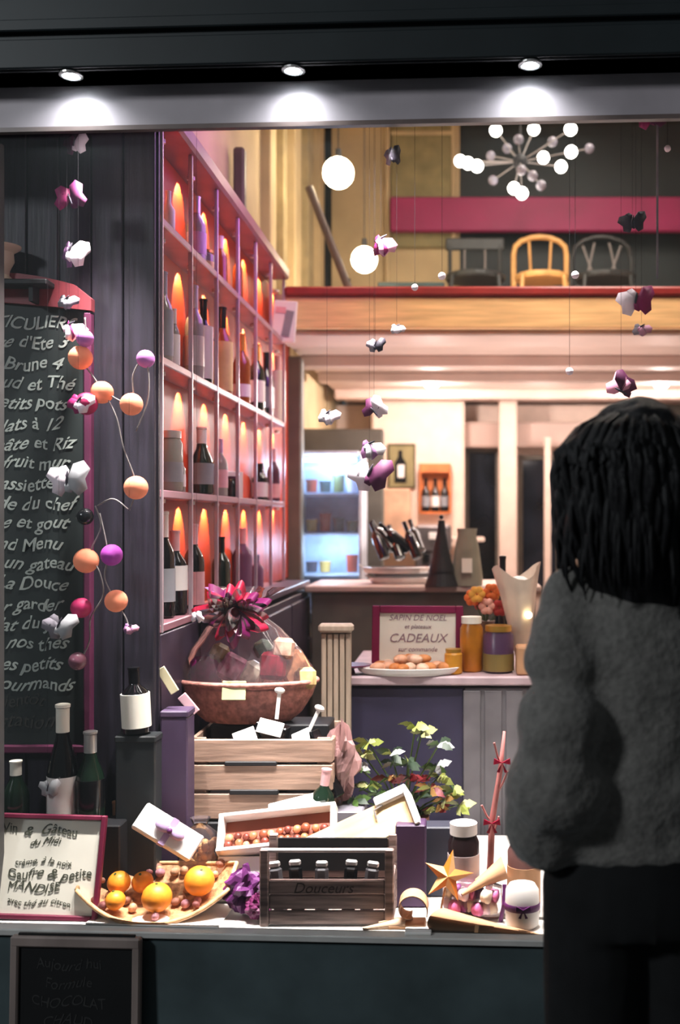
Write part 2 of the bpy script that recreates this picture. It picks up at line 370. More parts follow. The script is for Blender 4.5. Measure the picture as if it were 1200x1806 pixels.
# top row
rb(300, 0, 'slim white capped flask at the front end of the top rack shelf', h=.15, r=.022, glass=WHITE, lab=None, foil=WHITE, kind='sq', name='flask')
rb(350, 0, 'silver bottle with lilac label on the top rack shelf', h=.24, r=.034, glass=CLEARG, lab=LG, foil=FOILW)
rb(364, 0, 'squat gold lidded jar beside the silver bottle, top rack shelf', h=.085, r=.035, glass=CLEARG, lab=YL, foil=GOLD, kind='jar', name='jar')
rb(392, 0, 'short bottle with cream neck in the middle of the top rack shelf', h=.2, r=.028, glass=AMBERG, lab=None, foil=CARD)
rb(422, 0, 'slim pink necked bottle toward the far end, top rack shelf', h=.24, r=.022, glass=AMBERG, lab=None, foil=PL)
# second row
rb(292, 1, 'grey labelled bottle at the near end of the second rack shelf', h=.29, r=.03, glass=CLEARG, lab=GL, foil=GL, labz=(.1, .6))
rb(311, 1, 'narrow white bottle on the second rack shelf', h=.2, r=.018, glass=CLEARG, lab=WHITE, foil=WHITE, labz=(.1, .6))
rb(346, 1, 'tall clear bottle with silver neck on the second rack shelf', h=.33, r=.034, glass=CLEARG, lab=FOILW, foil=FOILW)
rb(362, 1, 'black bottle with pale stripe label on the second rack shelf', h=.31, r=.034, glass=DGLASS, lab=CARD, foil=BLACK, labz=(.08, .7))
rb(395, 1, 'black capped bottle with tall straw yellow label, second rack shelf', h=.34, r=.04, glass=AMBERG, lab=YL, foil=BLACK, labz=(.05, .62))
rb(429, 1, 'dark bottle with small white label near its base, second rack shelf', h=.3, r=.038, glass=AMBERG, lab=WHITE, foil=GOLD, labz=(.12, .3))
rb(455, 1, 'olive bottle with cream label on the second rack shelf', h=.31, r=.038, glass=DGREEN, lab=CARD, foil=GOLD)
rb(472, 1, 'black bottle with grey label on the second rack shelf', h=.31, r=.038, glass=DGLASS, lab=GL, foil=BLACK)
rb(492, 1, 'bottle with tall cream label at the far end of the second rack shelf', h=.34, r=.04, glass=AMBERG, lab=CARD, foil=PL, labz=(.03, .8))
# third row
rb(303, 2, 'wide grey lidded jar at the near end of the third rack shelf', h=.2, r=.042, glass=CLEARG, lab=GL, foil=FOILW, kind='jar', name='jar')
rb(320, 2, 'small clear flask beside the wide grey jar, third rack shelf', h=.13, r=.02, glass=CLEARG, lab=WHITE, foil=FOILW, kind='sq', name='flask')
rb(359, 2, 'round shouldered black bottle with white neck, third rack shelf', h=.24, r=.042, glass=DGREEN, lab=GL, foil=WHITE, kind='fizz')
rb(391, 2, 'lilac necked bottle on the third rack shelf', h=.22, r=.03, glass=CLEARG, lab=PL, foil=LG)
rb(412, 2, 'low dark jar between lilac bottle and white card, third rack shelf', h=.09, r=.03, glass=DGLASS, lab=None, foil=PLUM, kind='jar', name='jar')
rb(461, 2, 'small black bottle with white label right of the white card, third rack shelf', h=.17, r=.036, glass=DGLASS, lab=WHITE, foil=BLACK, kind='sq', labz=(.1, .5))
rb(485, 2, 'bottle with pink label at the far end of the third rack shelf', h=.26, r=.032, glass=PLUM, lab=PL, foil=PL, labz=(.08, .35))
t = thing('price_card', 'upright white card with a red round seal on the third rack shelf', 'card', (RX - .05, 4.22, ZS[2] + .012), (0, 0, R(50)), None)
MB().box((0, 0, .055), (.085, .006, .11), b=.002).build('card_sheet', CARD, t); MB().cyl((0, -.004, .062), .018, .003, 14, (R(90), 0, 0)).build('seal', RFRAME, t)
# bottom row
rb(293, 3, 'tall black bottle with white cap at the near end of the bottom rack shelf', h=.33, r=.034, glass=DGLASS, lab=GL, foil=WHITE)
rb(312, 3, 'black magnum with round white label on the bottom rack shelf', h=.27, r=.040, glass=DGLASS, lab=WHITE, foil=PL, labz=(.3, .6))
rb(345, 3, 'black bottle with pink cream label on the bottom rack shelf', h=.29, r=.036, glass=DGLASS, lab=PL, foil=PL, labz=(.05, .45))
rb(393, 3, 'dark teal bottle on the bottom rack shelf', h=.24, r=.036, glass=DGREEN, lab=None, foil=BLACK)
rb(430, 3, 'lilac tinted bottle in the middle of the bottom rack shelf', h=.27, r=.042, glass=mat('mauve_glass', (110, 74, 104), .2), lab=None, foil=PL)
rb(456, 3, 'short mauve flask near the far end of the bottom rack shelf', h=.15, r=.03, glass=mat('mauve_glass', (110, 74, 104), .2), lab=None, foil=LG, kind='sq', name='flask')
# framed leaflet at the end of the rack
t = thing('framed_notice', 'white framed notice pinned at the far top end of the wine rack', 'notice', P(502, 567, 5.06), (0, R(4), 0))
MB().box((0, 0, 0), (.118, .012, .205), b=.004).build('frame', WHITE, t)
MB().box((.018, -.008, -.01), (.04, .003, .13), (0, R(8), 0)).build('figure', GL, t); MB().box((-.02, -.008, .055), (.05, .003, .03)).build('picture', PL, t)

# base cabinet
cab = thing('base_cabinet', 'dark plum base cabinet under the far half of the wine rack', 'cabinet', (-.842, 3.45, 0))
MB().box((.0, .85, .55), (.108, 1.68, 1.10), b=.004).build('body', DKCAB, cab)
MB().box((.004, .84, 1.137), (.118, 1.72, .028), b=.004).build('cabinet_top', mat('slate_top', (88, 78, 92), .35), cab)
for i in range(3):
    d = MB().box((.061, .30 + .56 * i, .57), (.014, .53, 1.0), b=.004).build('door', DKCAB, cab)
    MB().tube([(.068, .5 + .56 * i, .75), (.083, .5 + .56 * i, .76), (.083, .5 + .56 * i, .86), (.068, .5 + .56 * i, .87)], .005).build('handle', FOILW, d)

# ------------------------------------------------------------------ UPPER GALLERY
def globe_lamp(px, py, D, r, label, e):
    p = P(px, py, D); t = thing('pendant_lamp', label, 'lamp', p)
    smoothed(MB().ball((0, 0, 0), r, 18).build('bulb', emitter('bulb_glow', (255, 232, 190), 30), t), 180)
    MB().cyl((0, 0, r + .02), .016, .05, 12).build('socket', BLACKM, t)
    MB().tube([(0, 0, r + .04), (0, 0, 4.69 - p.z)], .003, 6).build('cable', BLACKM, t)
    lamp('POINT', 'bulb_light', p + Vector((0, 0, 0)), e, (1, .90, .72), r * 1.1)
globe_lamp(597, 305, 5.6, .085, 'upper glowing globe lamp in front of the beige gallery wall', 9)
globe_lamp(643, 458, 5.9, .075, 'lower glowing globe lamp just above the gallery edge', 7)
t = thing('hand_rail', 'dark slanting handrail below the upper globe lamp', 'handrail', P(615, 508, 5.45))
MB().tube([(0, 0, 0), P(545, 330, 5.45) - P(615, 508, 5.45)], .022, 10).build('rail', mat('dark_brown_wood', (84, 66, 56), .5), t)
MB().tube([(0, 0, -.075), (0, 0, .05)], .012, 8).build('bracket', BLACKM, t)
t = MB().box((0, 0, 0), (.05, .06, .42), b=.01).build('wall_vent', mat('dark_brown_wood', (84, 66, 56), .5), loc=(-1.0, 4.55, WZ(345, 4.55))); tag(t, 'dark upright slot fitting on the beige upper left wall', 'fitting')
# chandelier
cp = P(918, 285, 6.0)
ch = thing('chandelier', 'spiky chandelier of white bulbs hanging above the gallery edge', 'chandelier', cp)
smoothed(MB().ball((0, 0, 0), .045, 16).build('hub', BLACKM, ch), 180)
MB().tube([(0, 0, .03), (0, 0, 4.69 - cp.z)], .006, 8).build('rod', BLACKM, ch)
BULB = emitter('chandelier_glow', (255, 250, 240), 9)
DIM = mat('dim_bulb_glass', (120, 116, 128), .2)
bl = [(875, 230, 1), (942, 228, 1), (1007, 228, 1), (812, 284, 1), (826, 288, 1), (842, 293, 1), (959, 278, 1), (1008, 268, 1), (990, 294, 1), (907, 332, 1), (921, 341, 1), (870, 318, 0), (955, 327, 0), (915, 246, 0), (866, 275, 0), (920, 300, 0), (895, 262, 0), (975, 250, 0), (940, 310, 0), (1040, 262, 0)]
for i, (px, py, on) in enumerate(bl):
    q = P(px, py, 6.0 + .16 * math.sin(i * 2.4)) - cp
    MB().tube([(0, 0, 0), q], .0035, 6).build('arm', CORD, ch)
    smoothed(MB().ball(q, .036 if on else .03, 12).build('bulb', BULB if on else DIM, ch), 180)
lamp('POINT', 'chandelier_light', cp + Vector((0, 0, -.25)), 6, (1, .93, .85), .2)
# chairs
def arch_chair(px, label, m, seatm, D=6.95, wd=.36, style='arch'):
    t = thing('gallery_chair', label, 'chair', (WX(px, D), D, 2.61), (0, 0, 0), 'chairs on the gallery')
    h = WZ(418, D) - 2.61; w2 = wd / 2
    if style == 'arch':
        pts = [(-w2, 0, .02)] + [(-w2 * (1 if a > .2 else 1), 0, .45 + a * (h - .55)) for a in (0, .5, .9)] + \
              [(w2 * math.cos(math.pi - g), 0, h - .10 + .10 * math.sin(g)) for g in [R(v) for v in (20, 45, 70, 90, 110, 135, 160)]] + \
              [(w2, 0, .45 + a * (h - .55)) for a in (.9, .5, 0)] + [(w2, 0, .02)]
        smoothed(MB().tube(pts, .019, 10).build('bentwood_frame', m, t), 60)
        for s in (-1, 1): MB().tube([(s * .06, 0, .46), (s * .075, 0, h - .03)], .009, 8).build('spindle', m, t)
    elif style == 'rail':
        MB().box((0, 0, h - .05), (wd, .022, .085), b=.012).build('top_rail', m, t)
        for s in (-1, 1): MB().tube([(s * w2 * .85, 0, .02), (s * w2 * .85, 0, h - .05)], .014, 8).build('back_post', m, t)
        for s in (-.35, .35): MB().tube([(s * w2, 0, .46), (s * w2, 0, h - .08)], .007, 8).build('spindle', CORD, t)
    else:
        pts = [(-w2, 0, .02), (-w2, 0, h - .15)] + [(w2 * math.cos(math.pi - g), 0, h - .12 + .12 * math.sin(g)) for g in [R(v) for v in (25, 50, 75, 90, 105, 130, 155)]] + [(w2, 0, h - .15), (w2, 0, .02)]
        smoothed(MB().tube(pts, .015, 10).build('bentwood_frame', m, t), 60)
        for s in (-1, 1):
            MB().tube([(s * .05, 0, h - .04), (s * .11, 0, .46)], .007, 8).build('cross_brace', CORD, t)
            MB().tube([(s * .13, 0, h - .06), (s * .04, 0, .46)], .007, 8).build('cross_brace', CORD, t)
    MB().lathe([(w2 * .98, .43), (w2, .445), (w2, .462), (w2 * .95, .468)], (0, -.17, 0), 20, sy=.95).build('seat', seatm, t)
    for s in (-1, 1): MB().tube([(s * w2 * .75, -.3, .44), (s * w2 * .9, -.34, .0)], .014, 8).build('leg', m, t)
DARKW = mat('dark_chair_wood', (52, 54, 54), .4)
arch_chair(838, 'dark chair with a flat top rail at the left of the row on the gallery', DARKW, DARKW, wd=.40, style='rail')
arch_chair(953, 'pale bentwood chair with a round arched back on the gallery', mat('pale_bentwood', (222, 170, 104), .4), mat('pale_bentwood', (222, 170, 104), .4))
arch_chair(1062, 'dark bentwood chair with crossed grey braces on the gallery', DARKW, DARKW, wd=.40, style='cross')
tb = thing('gallery_table', 'teal topped table at the left end of the gallery behind the edge', 'table', (WX(728, 6.6), 6.6, 2.61))
TEALT = mat('teal_cloth', (44, 66, 70), .5)
MB().box((0, 0, .32), (.42, .4, .03), b=.005).build('table_top', TEALT, tb)
for sx in (-1, 1):
    for sy in (-1, 1): MB().box((sx * .18, sy * .17, .15), (.03, .03, .31), b=.003).build('leg', TEALT, tb)

# ------------------------------------------------------------------ LOWER BACK
def downlight(px, py, z, label, e, r=.07, col=PINK, ang=150):
    D = (z - EYE) * F / (CZ - py); p = (WX(px, D), D, z)
    t = thing('ceiling_spotlight', label, 'lamp', p, group='spotlights under the gallery')
    MB().lathe([(r, .0), (r * 1.25, .0), (r * 1.25, -.012), (r, -.02), (r * .9, -.02)], n=18).build('rim', WHITE, t)
    MB().ball((0, 0, -.03), r * .75, 14, (1, 1, .8)).build('bulb', emitter('spot_bulb_glow', (255, 244, 228), 40), t)
    lamp('POINT', 'spot_light', Vector(p) + Vector((0, 0, -.12)), e, col, .05)
downlight(762, 668, 2.42, 'bright ceiling spotlight above the cream wall block', 44)
downlight(1167, 668, 2.42, 'bright ceiling spotlight at the right, beside the person', 40)
lamp('POINT', 'back_recess_light', (.55, 7.3, 2.1), 6, PINK, .1)
lamp('AREA', 'under_gallery_light', (.3, 5.9, 2.28), 26, PINK, 1.6, (R(0), 0, 0), sy=.8)
lamp('AREA', 'under_gallery_uplight', (.3, 5.7, 1.25), 22, PINK, 1.6, (R(180), 0, 0), sy=.8)
# chiller
ck = thing('display_chiller', 'curved glass fronted chiller glowing pale blue behind the rack', 'chiller', (-.78, 6.0, 0))
WHP = mat('chiller_white', (190, 196, 206), .35)
pw = .37
side = [(-.19, 0), (.17, 0), (.17, .92), (.16, 1.55), (.10, 1.80), (.0, 1.86), (-.12, 1.85), (-.19, 1.82)]
def side_panel(x):
    m = MB(); n = len(side)
    vs = [(x - .008, -b[0] * 1.0, b[1]) for b in side] + [(x + .008, -b[0] * 1.0, b[1]) for b in side]
    m.add(vs, [tuple(range(n)), tuple(range(n, 2 * n))[::-1]] + [(i, i + n, (i + 1) % n + n, (i + 1) % n) for i in range(n)])
    return m.build('side_panel', WHP, ck)
side_panel(-pw / 2); side_panel(pw / 2)
MB().box((0, .18, .93), (pw, .015, 1.82)).build('back_panel', mat('chiller_back', (176, 196, 222), .4), ck)
MB().box((0, -.13, .43), (pw - .02, .05, .86), b=.01).build('front_panel', GREYG, ck)
MB().box((0, .04, 1.84), (pw - .02, .26, .03), b=.01).build('top_panel', WHP, ck)
for z in (.92, 1.13, 1.37, 1.60): MB().box((0, .02, z), (pw - .03, .29, .012)).build('shelf', WHP, ck)
n = 8; m = MB(); vs = []; fs = []
for i in range(n + 1):
    a = i / n; z = .9 + .93 * a; y = -.165 + (max(0, a - .55) / .45) ** 2 * .14
    vs += [(-pw / 2 + .012, y, z), (pw / 2 - .012, y, z)]
fs = [(2 * i, 2 * i + 1, 2 * i + 3, 2 * i + 2) for i in range(n)]
smoothed(m.add(vs, fs).build('glass_front', glassy('chiller_glass', (220, 240, 255), .9, .05), ck), 60)
MB().cyl((0, -.10, 1.80), .009, pw - .06, 10, (0, R(90), 0)).build('light_tube', emitter('cool_tube', (190, 215, 255), 14), ck)
lamp('POINT', 'chiller_light', (-.78, 5.93, 1.76), 6, (.62, .78, 1), .05)
lamp('POINT', 'chiller_light', (-.78, 5.93, 1.30), 4, (.62, .78, 1), .05)
cols = [(150, 60, 40), (190, 160, 90), (60, 60, 70), (200, 200, 215), (90, 100, 60), (40, 60, 60)]
names = ['small orange brown tub', 'straw coloured tub', 'dark tub', 'white tub', 'olive tub', 'dark teal tub']
i = 0
for z in (.93, 1.14, 1.38, 1.61):
    for xx in (-.12, -.04, .04, .12):
        if random.random() < .12: continue
        c = cols[(i * 5 + int(z * 10)) % 6]; k = cols.index(c); hh = .06 + .05 * random.random()
        lv = {.93: 'lowest', 1.14: 'second lowest', 1.38: 'second highest', 1.61: 'topmost'}[z]; sp = {-.12: 'leftmost place', -.04: 'second place from left', .04: 'third place from left', .12: 'rightmost place'}[xx]
        t = MB().lathe([(.030, 0), (.034, hh * .85), (.036, hh * .86), (.036, hh), (.03, hh)], n=12).build('food_tub', mat('tub_%d' % k, c, .4), loc=(-.78 + xx, 6.02, z + .006 - .0))
        tag(smoothed(t), '%s on the %s chiller shelf, %s' % (names[k], lv, sp), 'tub', 'tubs in the chiller'); i += 1
# poster with bottle
po = thing('framed_picture', 'olive framed picture of a dark bottle on the cream wall', 'picture', P(709, 822, 7.888))
MB().box((0, 0, 0), (.205, .02, .33), b=.004).build('backing', OLIVE, po)
for s in (-1, 1): MB().box((s * .1, -.012, 0), (.012, .02, .34), b=.003).build('frame', mat('dark_olive', (70, 62, 34), .5), po)
for s in (-1, 1): MB().box((0, -.012, s * .165), (.2, .02, .012), b=.003).build('frame', mat('dark_olive', (70, 62, 34), .5), po)
MB().prism([(-.045, -.13), (.045, -.13), (.045, .02), (.016, .07), (.014, .12), (-.014, .12), (-.016, .07), (-.045, .02)], .004, Matrix.Translation((-.01, -.013, 0))).build('bottle_print', BLACK, po)
MB().box((-.005, -.018, -.04), (.05, .002, .1)).build('label_print', WHITE, po)
t = MB().box((0, 0, 0), (.34, .16, .36), b=.01).build('cardboard_carton', mat('carton', (198, 160, 132), .7), loc=P(685, 905, 7.6)); 
t.location.z = P(685, 905, 7.6).z; tag(t, 'beige carton on the back shelf below the framed picture', 'carton')
sh = MB().box((0, 0, 0), (1.0, .38, .03), b=.004).build('back_shelf', CREAM, loc=(-.35, 7.65, P(685, 905, 7.6).z - .195)); tag(sh, 'long cream shelf under the carton and bottle niche', 'shelf')
# niche
ni = thing('bottle_niche', 'orange topped wooden niche holding three dark bottles on the cream block', 'shelf', P(768, 862, 7.835))
ORW = mat('orange_wood', (206, 116, 58), .5)
MB().box((0, .05, .0), (.24, .02, .38)).build('back_board', ORW, ni)
MB().box((0, 0, .155), (.24, .12, .07), b=.006).build('top_board', ORW, ni)
for s in (-1, 1): MB().box((s * .115, 0, 0), (.012, .12, .38), b=.002).build('side_board', ORW, ni)
MB().box((0, 0, -.185), (.24, .12, .015), b=.002).build('base_board', ORW, ni)
for s, nm in ((-1, 'left'), (0, 'middle'), (1, 'right')):
    bottle('niche_bottle', '%s of the three dark bottles standing in the orange wooden niche' % {'left': 'leftmost', 'middle': 'centre', 'right': 'rightmost'}[nm], P(768, 862, 7.835) + Vector((s * .072, -.01, -.177)), h=.25, r=.032, lab=WHITE if s == 0 else GL, foil=BLACK, group='bottles in the niche')
t = thing('coffee_machine', 'small grey espresso machine under the bottle niche', 'coffee machine', P(765, 1000, 7.4))
t.location.z = .98
MB().box((0, 0, .12), (.26, .24, .24), b=.02).build('body', mat('machine_grey', (110, 104, 104), .35, .5), t); MB().box((0, -.03, .34), (.26, .2, .2), b=.02).build('boiler', mat('machine_grey', (110, 104, 104), .35, .5), t)
MB().box((.03, -.14, .36), (.12, .01, .05), b=.003).build('display', WHITE, t); MB().cyl((-.05, -.12, .2), .03, .06, 12).build('group_head', BLACK, t)
st = MB().box((0, 0, .475), (.9, .4, .95), b=.01).build('side_cupboard', CREAM, loc=(-.25, 7.4, 0.015)); tag(st, 'cream cupboard against the back wall block', 'cupboard')

# back counter with dark things
bc = thing('back_counter', 'grey back counter behind the main counter', 'counter', (-.2, 5.25, 0))
MB().box((0, 0, .55), (1.1, .5, 1.10), b=.006).build('body', GREYG, bc); MB().box((0, 0, 1.115), (1.16, .56, .03), b=.006).build('counter_top', CEILU, bc)
ZB = 1.131
lb = ['lowest left', 'lowest middle', 'lowest right', 'upper left', 'upper right', 'topmost', 'far right']
tray = thing('steel_tray', 'lower of two steel trays carrying the dark bottles', 'tray', (WX(712, 5.2), 5.2, ZB), group='trays')
MB().lathe([(.16, 0), (.17, .012), (.175, .03), (.17, .032), (.165, .016), (.0, .014)], n=24, sy=.6).build('dish', FOILW, tray)
for s in (-1, 1): MB().tube([(s * .165, -.03, .028), (s * .19, -.02, .04), (s * .19, .02, .04), (s * .165, .03, .028)], .004, 6).build('handle', FOILW, tray)
t2 = clone(tray, (WX(700, 5.2), 5.2, ZB + .052), None, 'upper of two steel trays, right under the dark bottles')
bx = MB().box((0, 0, .025), (.34, .2, .05), b=.004).build('grey_case', mat('grey_case_m', (80, 82, 86), .4), loc=(WX(712, 5.2) + .01, 5.42, ZB)); tag(bx, 'flat grey case behind the steel trays', 'case')
for i, (dx, dz, rz, ry) in enumerate(((-.09, .0, 12, 70), (-.02, .0, -20, 60), (.06, 0, 25, 75), (-.06, .07, -8, 50), (.02, .07, 30, 45), (.07, .06, -30, 55))):
    bottle('dark_bottle', '%s dark bottle in the heap on the steel trays' % lb[i], (WX(715, 5.2) + dx * 1.1, 5.2 - .03 + .012 * i, ZB + .125 + dz * .6), h=.2, r=.028, glass=DGLASS, lab=None, foil=BLACK, group='bottles heaped on the trays', rot=(R(-20), R(-90 + ry), R(rz)))
t = thing('paper_tree', 'black cone shaped decorative tree on the back counter', 'decoration', (WX(779, 4.98), 4.98, ZB))
for k in range(4): MB().lathe([(.082 - .018 * k, .07 * k), (.045 - .01 * k, .07 * k + .11)], n=20).build('tier', BLACKM, t)
MB().ball((0, 0, .335), .012, 10).build('tip', BLACK, t)
t = thing('gift_pouch', 'tall grey green pouch tapering to its top right of the black cone tree', 'pouch', (WX(824, 4.98), 5.0, ZB))
m = MB(); pr = [(.075, 0), (.078, .04), (.06, .18), (.045, .25), (.05, .28)]
smoothed(m.lathe(pr, n=16, sy=.5).build('pouch_body', mat('grey_green_foil', (150, 146, 128), .4), t)); MB().box((0, -.044, .1), (.05, .004, .07), (R(-5), 0, 0)).build('pouch_label', CARD, t)

# ------------------------------------------------------------------ MAIN COUNTER
ctr = thing('sales_counter', 'shop counter with pale top, plum front panel and grey side panel', 'counter', (.45, 3.95, 0))
MB().box((0, .02, .43), (1.72, .66, .86)).build('body', DKCAB, ctr)
NAVY = mat('plum_navy_panel', (52, 48, 72), .5, var=.1)
x0, x1 = WX(618, 3.6) - .45, WX(818, 3.6) - .45
MB().box(((x0 + x1) / 2, -.325, .43), (x1 - x0, .02, .85), b=.003).build('front_panel', NAVY, ctr)
MB().box(((x1 + .86) / 2 + .005, -.325, .43), (.86 - x1, .03, .85), b=.003).build('side_panel', mat('grey_panel', (112, 108, 112), .5), ctr)
for i in range(8): MB().box((x1 + .03 + i * .075, -.343, .43), (.062, .012, .84), b=.003).build('board', mat('grey_panel', (112, 108, 112), .5), ctr)
MB().box((0, .0, .885), (1.76, .72, .032), b=.006).build('counter_top', mat('counter_top_m', (196, 172, 178), .35), ctr)
CT = .902
# ribbed beige screen
rs = thing('slatted_screen', 'beige ribbed wooden screen at the left end of the counter', 'screen', (WX(592, 3.5), 3.52, .37 - .0))
rs.location.z = .005
SC = mat('beige_slat', (172, 154, 136), .6, var=.1, stretch=(6, 6, .6))
MB().box((0, .02, .53), (.10, .012, 1.06)).build('backing', SC, rs)
for i in range(5): MB().box((-.042 + .021 * i, 0, .53), (.017, .02, 1.05), b=.003).build('slat', SC, rs)
MB().box((0, 0, 1.075), (.12, .05, .03), b=.008).build('cap', SC, rs)

# sign in frame on counter
def sign(name, label, loc, rot, w_, h_, fm, lines, ink, th=.018, sheet=CARD, fw=.02, cat='sign', shear=.25):
    t = thing(name, label, cat, loc, rot)
    MB().box((0, 0, h_ / 2), (w_ - fw, .006, h_ - fw)).build('sheet', sheet, t)
    for s in (-1, 1): MB().box((s * (w_ / 2 - fw / 2), -.004, h_ / 2), (fw, th, h_), b=.003).build('frame_bar', fm, t)
    for s in (0, 1): MB().box((0, -.004, s * (h_ - fw) + fw / 2), (w_ - 2 * fw, th, fw), b=.003).build('frame_bar', fm, t)
    for tx, x, z, sz in lines: text(t, tx, (x, -.0045, z), sz, ink, shear=shear)
    return t
sign('menu_frame', 'white notice in a wide maroon frame standing on the counter', (WX(736, 3.72), 3.74, CT), (R(-6), R(0.5), R(2)), .335, .235, mat('magenta_frame', (124, 16, 66), .4), [
    ('SAPIN DE NOEL', 0, .19, .03), ('et plateaux', .0, .158, .022), ('CADEAUX', 0, .115, .045), ('sur commande', 0, .075, .024)], INKF, fw=.028)
def small(mb, name, m, label, cat, loc, rot=None, group=None, smooth=True):
    o = mb.build(name, m, loc=loc, rot=rot)
    if smooth: smoothed(o)
    return tag(o, label, cat, group)
# pastries
PAST = [mat('pastry_%d' % i, c, .6, var=.15, scale=30, bump=.3) for i, c in enumerate(((226, 172, 138), (210, 140, 84), (232, 196, 168), (196, 120, 60)))]
pb = MB().lathe([(.16, 0), (.18, .01), (.19, .025), (.185, .027), (.17, .012), (.0, .011)], n=28, sy=.5); o = pb.build('serving_plate', WHITE, loc=(WX(722, 3.66), 3.66, CT)); tag(o, 'white serving plate of pastries in front of the maroon framed notice', 'plate')
for i in range(22):
    a = i * 2.4; rr = .145 * math.sqrt((i % 16 + .5) / 16); zz = .027 if i < 16 else .052
    if i >= 16: rr *= .6
    o = MB().ball((0, 0, 0), .026, 12, (1.15, .85, .62)).build('pastry', PAST[i % 4], loc=(WX(722, 3.66) + rr * math.cos(a), 3.66 + rr * .45 * math.sin(a), CT + zz), rot=(0, 0, a))
    tag(smoothed(o), 'small golden pastry heaped on the white plate on the counter', 'pastry', 'pastries on the counter plate')
o = MB().lathe([(.05, 0), (.02, .004), (.016, .018), (.05, .026), (.082, .03), (.08, .034), (.0, .03)], n=24, sy=.7).build('cake_stand', mat('plum_china', (86, 22, 56), .3), loc=(WX(617, 3.65), 3.65, CT)); tag(smoothed(o), 'plum coloured dish at the left end of the counter', 'dish')
ORF = mat('orange_filling', (206, 128, 30), .3, var=.2); 
bottle('honey_jar', 'tall amber jar with cream lid right of the maroon notice', (WX(832, 3.72), 3.72, CT), h=.2, r=.042, glass=ORF, lab=None, foil=CARD, kind='jar', cat='jar')
bottle('honey_jar', 'low golden jar in front of the tall amber jar on the counter', (WX(800, 3.64), 3.655, CT), h=.09, r=.032, glass=mat('golden', (216, 150, 50), .3), lab=None, foil=GOLD, kind='jar', cat='jar')
bottle('berry_jar', 'purple lidded jar with gold rim on the counter left of the paper cone', (WX(880, 3.68), 3.70, CT), h=.17, r=.055, glass=mat('berry', (88, 60, 90), .3), lab=mat('olive_label', (140, 120, 66), .5), foil=GOLD, kind='jar', cat='jar', labz=(.04, .4))
# orange silk flowers on jars
fl = thing('flower_posy', 'orange and pink posy standing behind the jars on the counter', 'flowers', (WX(858, 3.82), 3.85, CT))
FC = [mat('petal_%d' % i, c, .6, var=.1) for i, c in enumerate(((220, 110, 40), (170, 40, 30), (236, 170, 150), (226, 160, 60)))]
smoothed(MB().lathe([(.04, 0), (.045, .1), (.03, .16), (.035, .17)], n=16).build('vase', mat('vase', (120, 90, 70), .3), fl))
for i in range(9):
    a = i * 2.4; rr = .02 + .008 * i; c = Vector((rr * math.cos(a), rr * .5 * math.sin(a), .25 + .03 * math.cos(i * 1.9)))
    s_ = MB().tube([(0, 0, .15), c], .002, 5).build('stem', mat('stem_green', (70, 90, 40), .6), fl)
    m = MB()
    for k in range(6): m.ball(c + Vector((.018 * math.cos(k * 1.047), -.006, .018 * math.sin(k * 1.047))), .015, 8, (1, .5, 1))
    m.build('blossom', FC[i % 4], fl, True)
t = thing('paper_cone', 'white paper wrapped cone standing on the counter beside the person', 'cone', (WX(925, 3.75), 3.78, CT), (0, R(-4), 0))
m = MB(); n = 24; vs = []
for (r, z) in ((.02, 0), (.04, .12), (.065, .27), (.085, .36)):
    for k in range(n):
        a = 2 * math.pi * k / n; q = 1 + (.10 * math.sin(3 * a) + .05 * math.sin(7 * a)) * (z / .36); vs.append((r * q * math.cos(a), r * q * math.sin(a) * .7, z + .03 * math.sin(a * 2 + 1) * (z / .36) ** 2))
fs = [(i * n + k, i * n + (k + 1) % n, (i + 1) * n + (k + 1) % n, (i + 1) * n + k) for i in range(3) for k in range(n)]
m.add(vs, fs).build('wrapping', mat('wrap_paper', (222, 206, 186), .6), t, True); MB().ball((0, 0, .30), .055, 12, (1, .7, .8)).build('filling', WHITE, t, True)
lt = MB().ball((.03, -.045, .2), .013, 10).build('fairy_bulb', emitter('fairy', (255, 236, 190), 8), t)
bottle('slim_bottle', 'slim black bottle behind the jars, just left of the white paper cone', (WX(888, 3.9), 3.95, CT), h=.40, r=.03, glass=DGLASS, lab=None, foil=BLACK)
small(MB().box((0, 0, .05), (.12, .1, .1), b=.006), 'kraft_box', KRAFT, 'kraft box on the counter right of the purple jar', 'box', (WX(940, 3.66), 3.66, CT), smooth=False)

# ------------------------------------------------------------------ DISPLAY: risers
ZP = .371
def bow(parent, c, s, m_):
    c = Vector(c)
    for sx in (-1, 1):
        MB().prism([(0, 0), (sx * s, s * .55), (sx * s * 1.1, -s * .25)], s * .25, Matrix.Translation(c)).build('bow_loop', m_, parent)
        MB().prism([(0, 0), (sx * s * .7, -s * 1.2), (sx * s * .3, -s * 1.3)], s * .1, Matrix.Translation(c)).build('bow_tail', m_, parent)
def riser(x0, x1, y0, y1, z1, label, m=BLACKM, z0=ZP, name='riser_box'):
    return small(MB().box((0, 0, (z1 - z0) / 2), (x1 - x0, y1 - y0, z1 - z0), b=.004), name, m, label, 'box', ((x0 + x1) / 2, (y0 + y1) / 2, z0), smooth=False)
